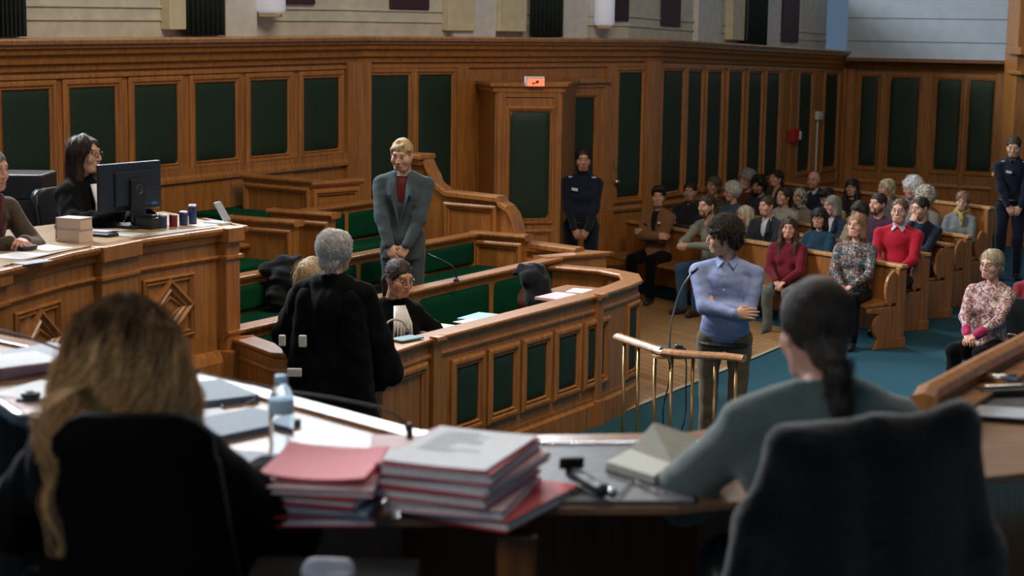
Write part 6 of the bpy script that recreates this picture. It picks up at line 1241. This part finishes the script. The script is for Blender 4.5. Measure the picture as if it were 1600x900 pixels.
aud(4, 1387, 279, 'person with pale blond hair, sunlit, in the back row', fem=True, skin='pink', hair=('wavy', (.5, .42, .28)), top=cloth((.12, .12, .13)), topkind='sweater', bottom=BLACK, look=(-30, 0, 0), seed=1, **lap)
aud(4, 1430, 277, 'person with brilliant white sunlit hair at the back', fem=True, skin='pink', hair=('afro', (.7, .7, .68)), top=cloth((.2, .2, .2)), topkind='coat', bottom=BLACK, look=(-35, 10, 0), seed=2, **lap)
aud(3, 1447, 292, 'person with bushy grey hair behind the man in the navy shirt', fem=True, skin='pink', hair=('afro', (.42, .38, .32)), top=cloth((.14, .13, .12)), topkind='coat', bottom=BLACK, look=(-30, 4, 0), seed=0, **lap)
aud(4, 1214, 265, 'tall dark-haired man in the back row, seen in half profile', skin='pink', hair=('wavy', (.03, .02, .015)), top=cloth((.03, .045, .04)), topkind='coat', bottom=BLACK, look=(-15, -4, 0), seed=3, **lap)
aud(4, 1272, 266, 'bald man with dark glasses and pale collar in the back row', skin='pink', hair=('bald', (.12, .08, .06)), beard=(.2, .13, .09), top=cloth((.015, .02, .04)), topkind='sweater', collar='shirt', inner=cloth((.45, .42, .4)), bottom=BLACK, look=(10, 2, 0), seed=1, glasses=(.01, .01, .01), **lap)
def yscarf(root, W, tl, d): s_ = SDF(); s_.tor(d['nb']+V3(0, -.015, .02), .068, .03, (0, -.3, 1)).cap(tl(.03, -.11, .5), tl(.05, -.13, .38), .028, .02, .02); V, Q = s_.mesh(.01, wav(3, 70, .006)); npmesh('scarf', W(V), Q, pattern('yellow_scarf', [(.35, .27, .06), (.18, .15, .05), (.42, .35, .12)], 50), root)
aud(4, 1503, 298, 'short-haired woman with grey cardigan and yellow scarf on the rear pew', fem=True, skin='fair', hair=('wavy', (.22, .14, .08)), top=cloth((.16, .175, .185), 'grey_cardigan'), topkind='sweater', bottom=cloth((.07, .08, .08)), look=(6, 6, 8), seed=2, face=-26, extra=yscarf, **lap)
# ================================================================== LIGHT
w = bpy.data.worlds.new('world'); SC.world = w; w.use_nodes = True; bg = w.node_tree.nodes['Background']; bg.inputs['Color'].default_value = (.35, .55, .8, 1); bg.inputs['Strength'].default_value = .13
def area(name, loc, tgt, sx, sy, e, col, spread=180):
    l = bpy.data.lights.new(name, 'AREA'); l.shape = 'RECTANGLE'; l.size = sx; l.size_y = sy; l.energy = e; l.color = col; l.spread = R(spread); o = bpy.data.objects.new(name, l); COL.objects.link(o); o.location = loc
    o.rotation_euler = (Vector(tgt)-Vector(loc)).to_track_quat('-Z', 'Y').to_euler(); return o
area('window_light_left', (-7.5, 16.5, 8), (1.5, 12, .5), 4, 3, 1450, (.90, .95, 1))
area('window_light_back', (-2, 25, 9), (3, 14, .5), 6, 2.5, 800, (.88, .94, 1), 120)
area('camera_side_fill', (-5, -2, 7), (-.3, 5, 2), 4, 3, 95, (1, .93, .82))  # added fill from the camera side to lift the foreground hair, no window there
area('ceiling_lamp', (2, 10, 8.6), (2, 14, 0), 5, 5, 420, (1, .80, .58))
def spot(name, loc, tgt, ang, e, col, bl=.25, r=.12):
    l = bpy.data.lights.new(name, 'SPOT'); l.energy = e; l.color = col; l.spot_size = R(ang); l.spot_blend = bl; l.shadow_soft_size = r; o = bpy.data.objects.new(name, l); COL.objects.link(o); o.location = loc
    o.rotation_euler = (Vector(tgt)-Vector(loc)).to_track_quat('-Z', 'Y').to_euler()
spot('sun_through_window', (-6, 23, 10.5), (2.2, 15.2, 0), 20, 4200, (1, .95, .86))
spot('sun_through_window', (-6, 23, 10.5), (1.55, 14.6, 0), 9.5, 7000, (1, .94, .82))
spot('sun_on_bench', (-5.5, 13.5, 9), (-.6, 5.6, 1.9), 16, 430, (.95, .97, 1))
SC.view_settings.view_transform = 'Standard'; SC.view_settings.look = 'None'; SC.view_settings.gamma = 1; SC.view_settings.exposure = .75; SC.view_settings.use_curve_mapping = False
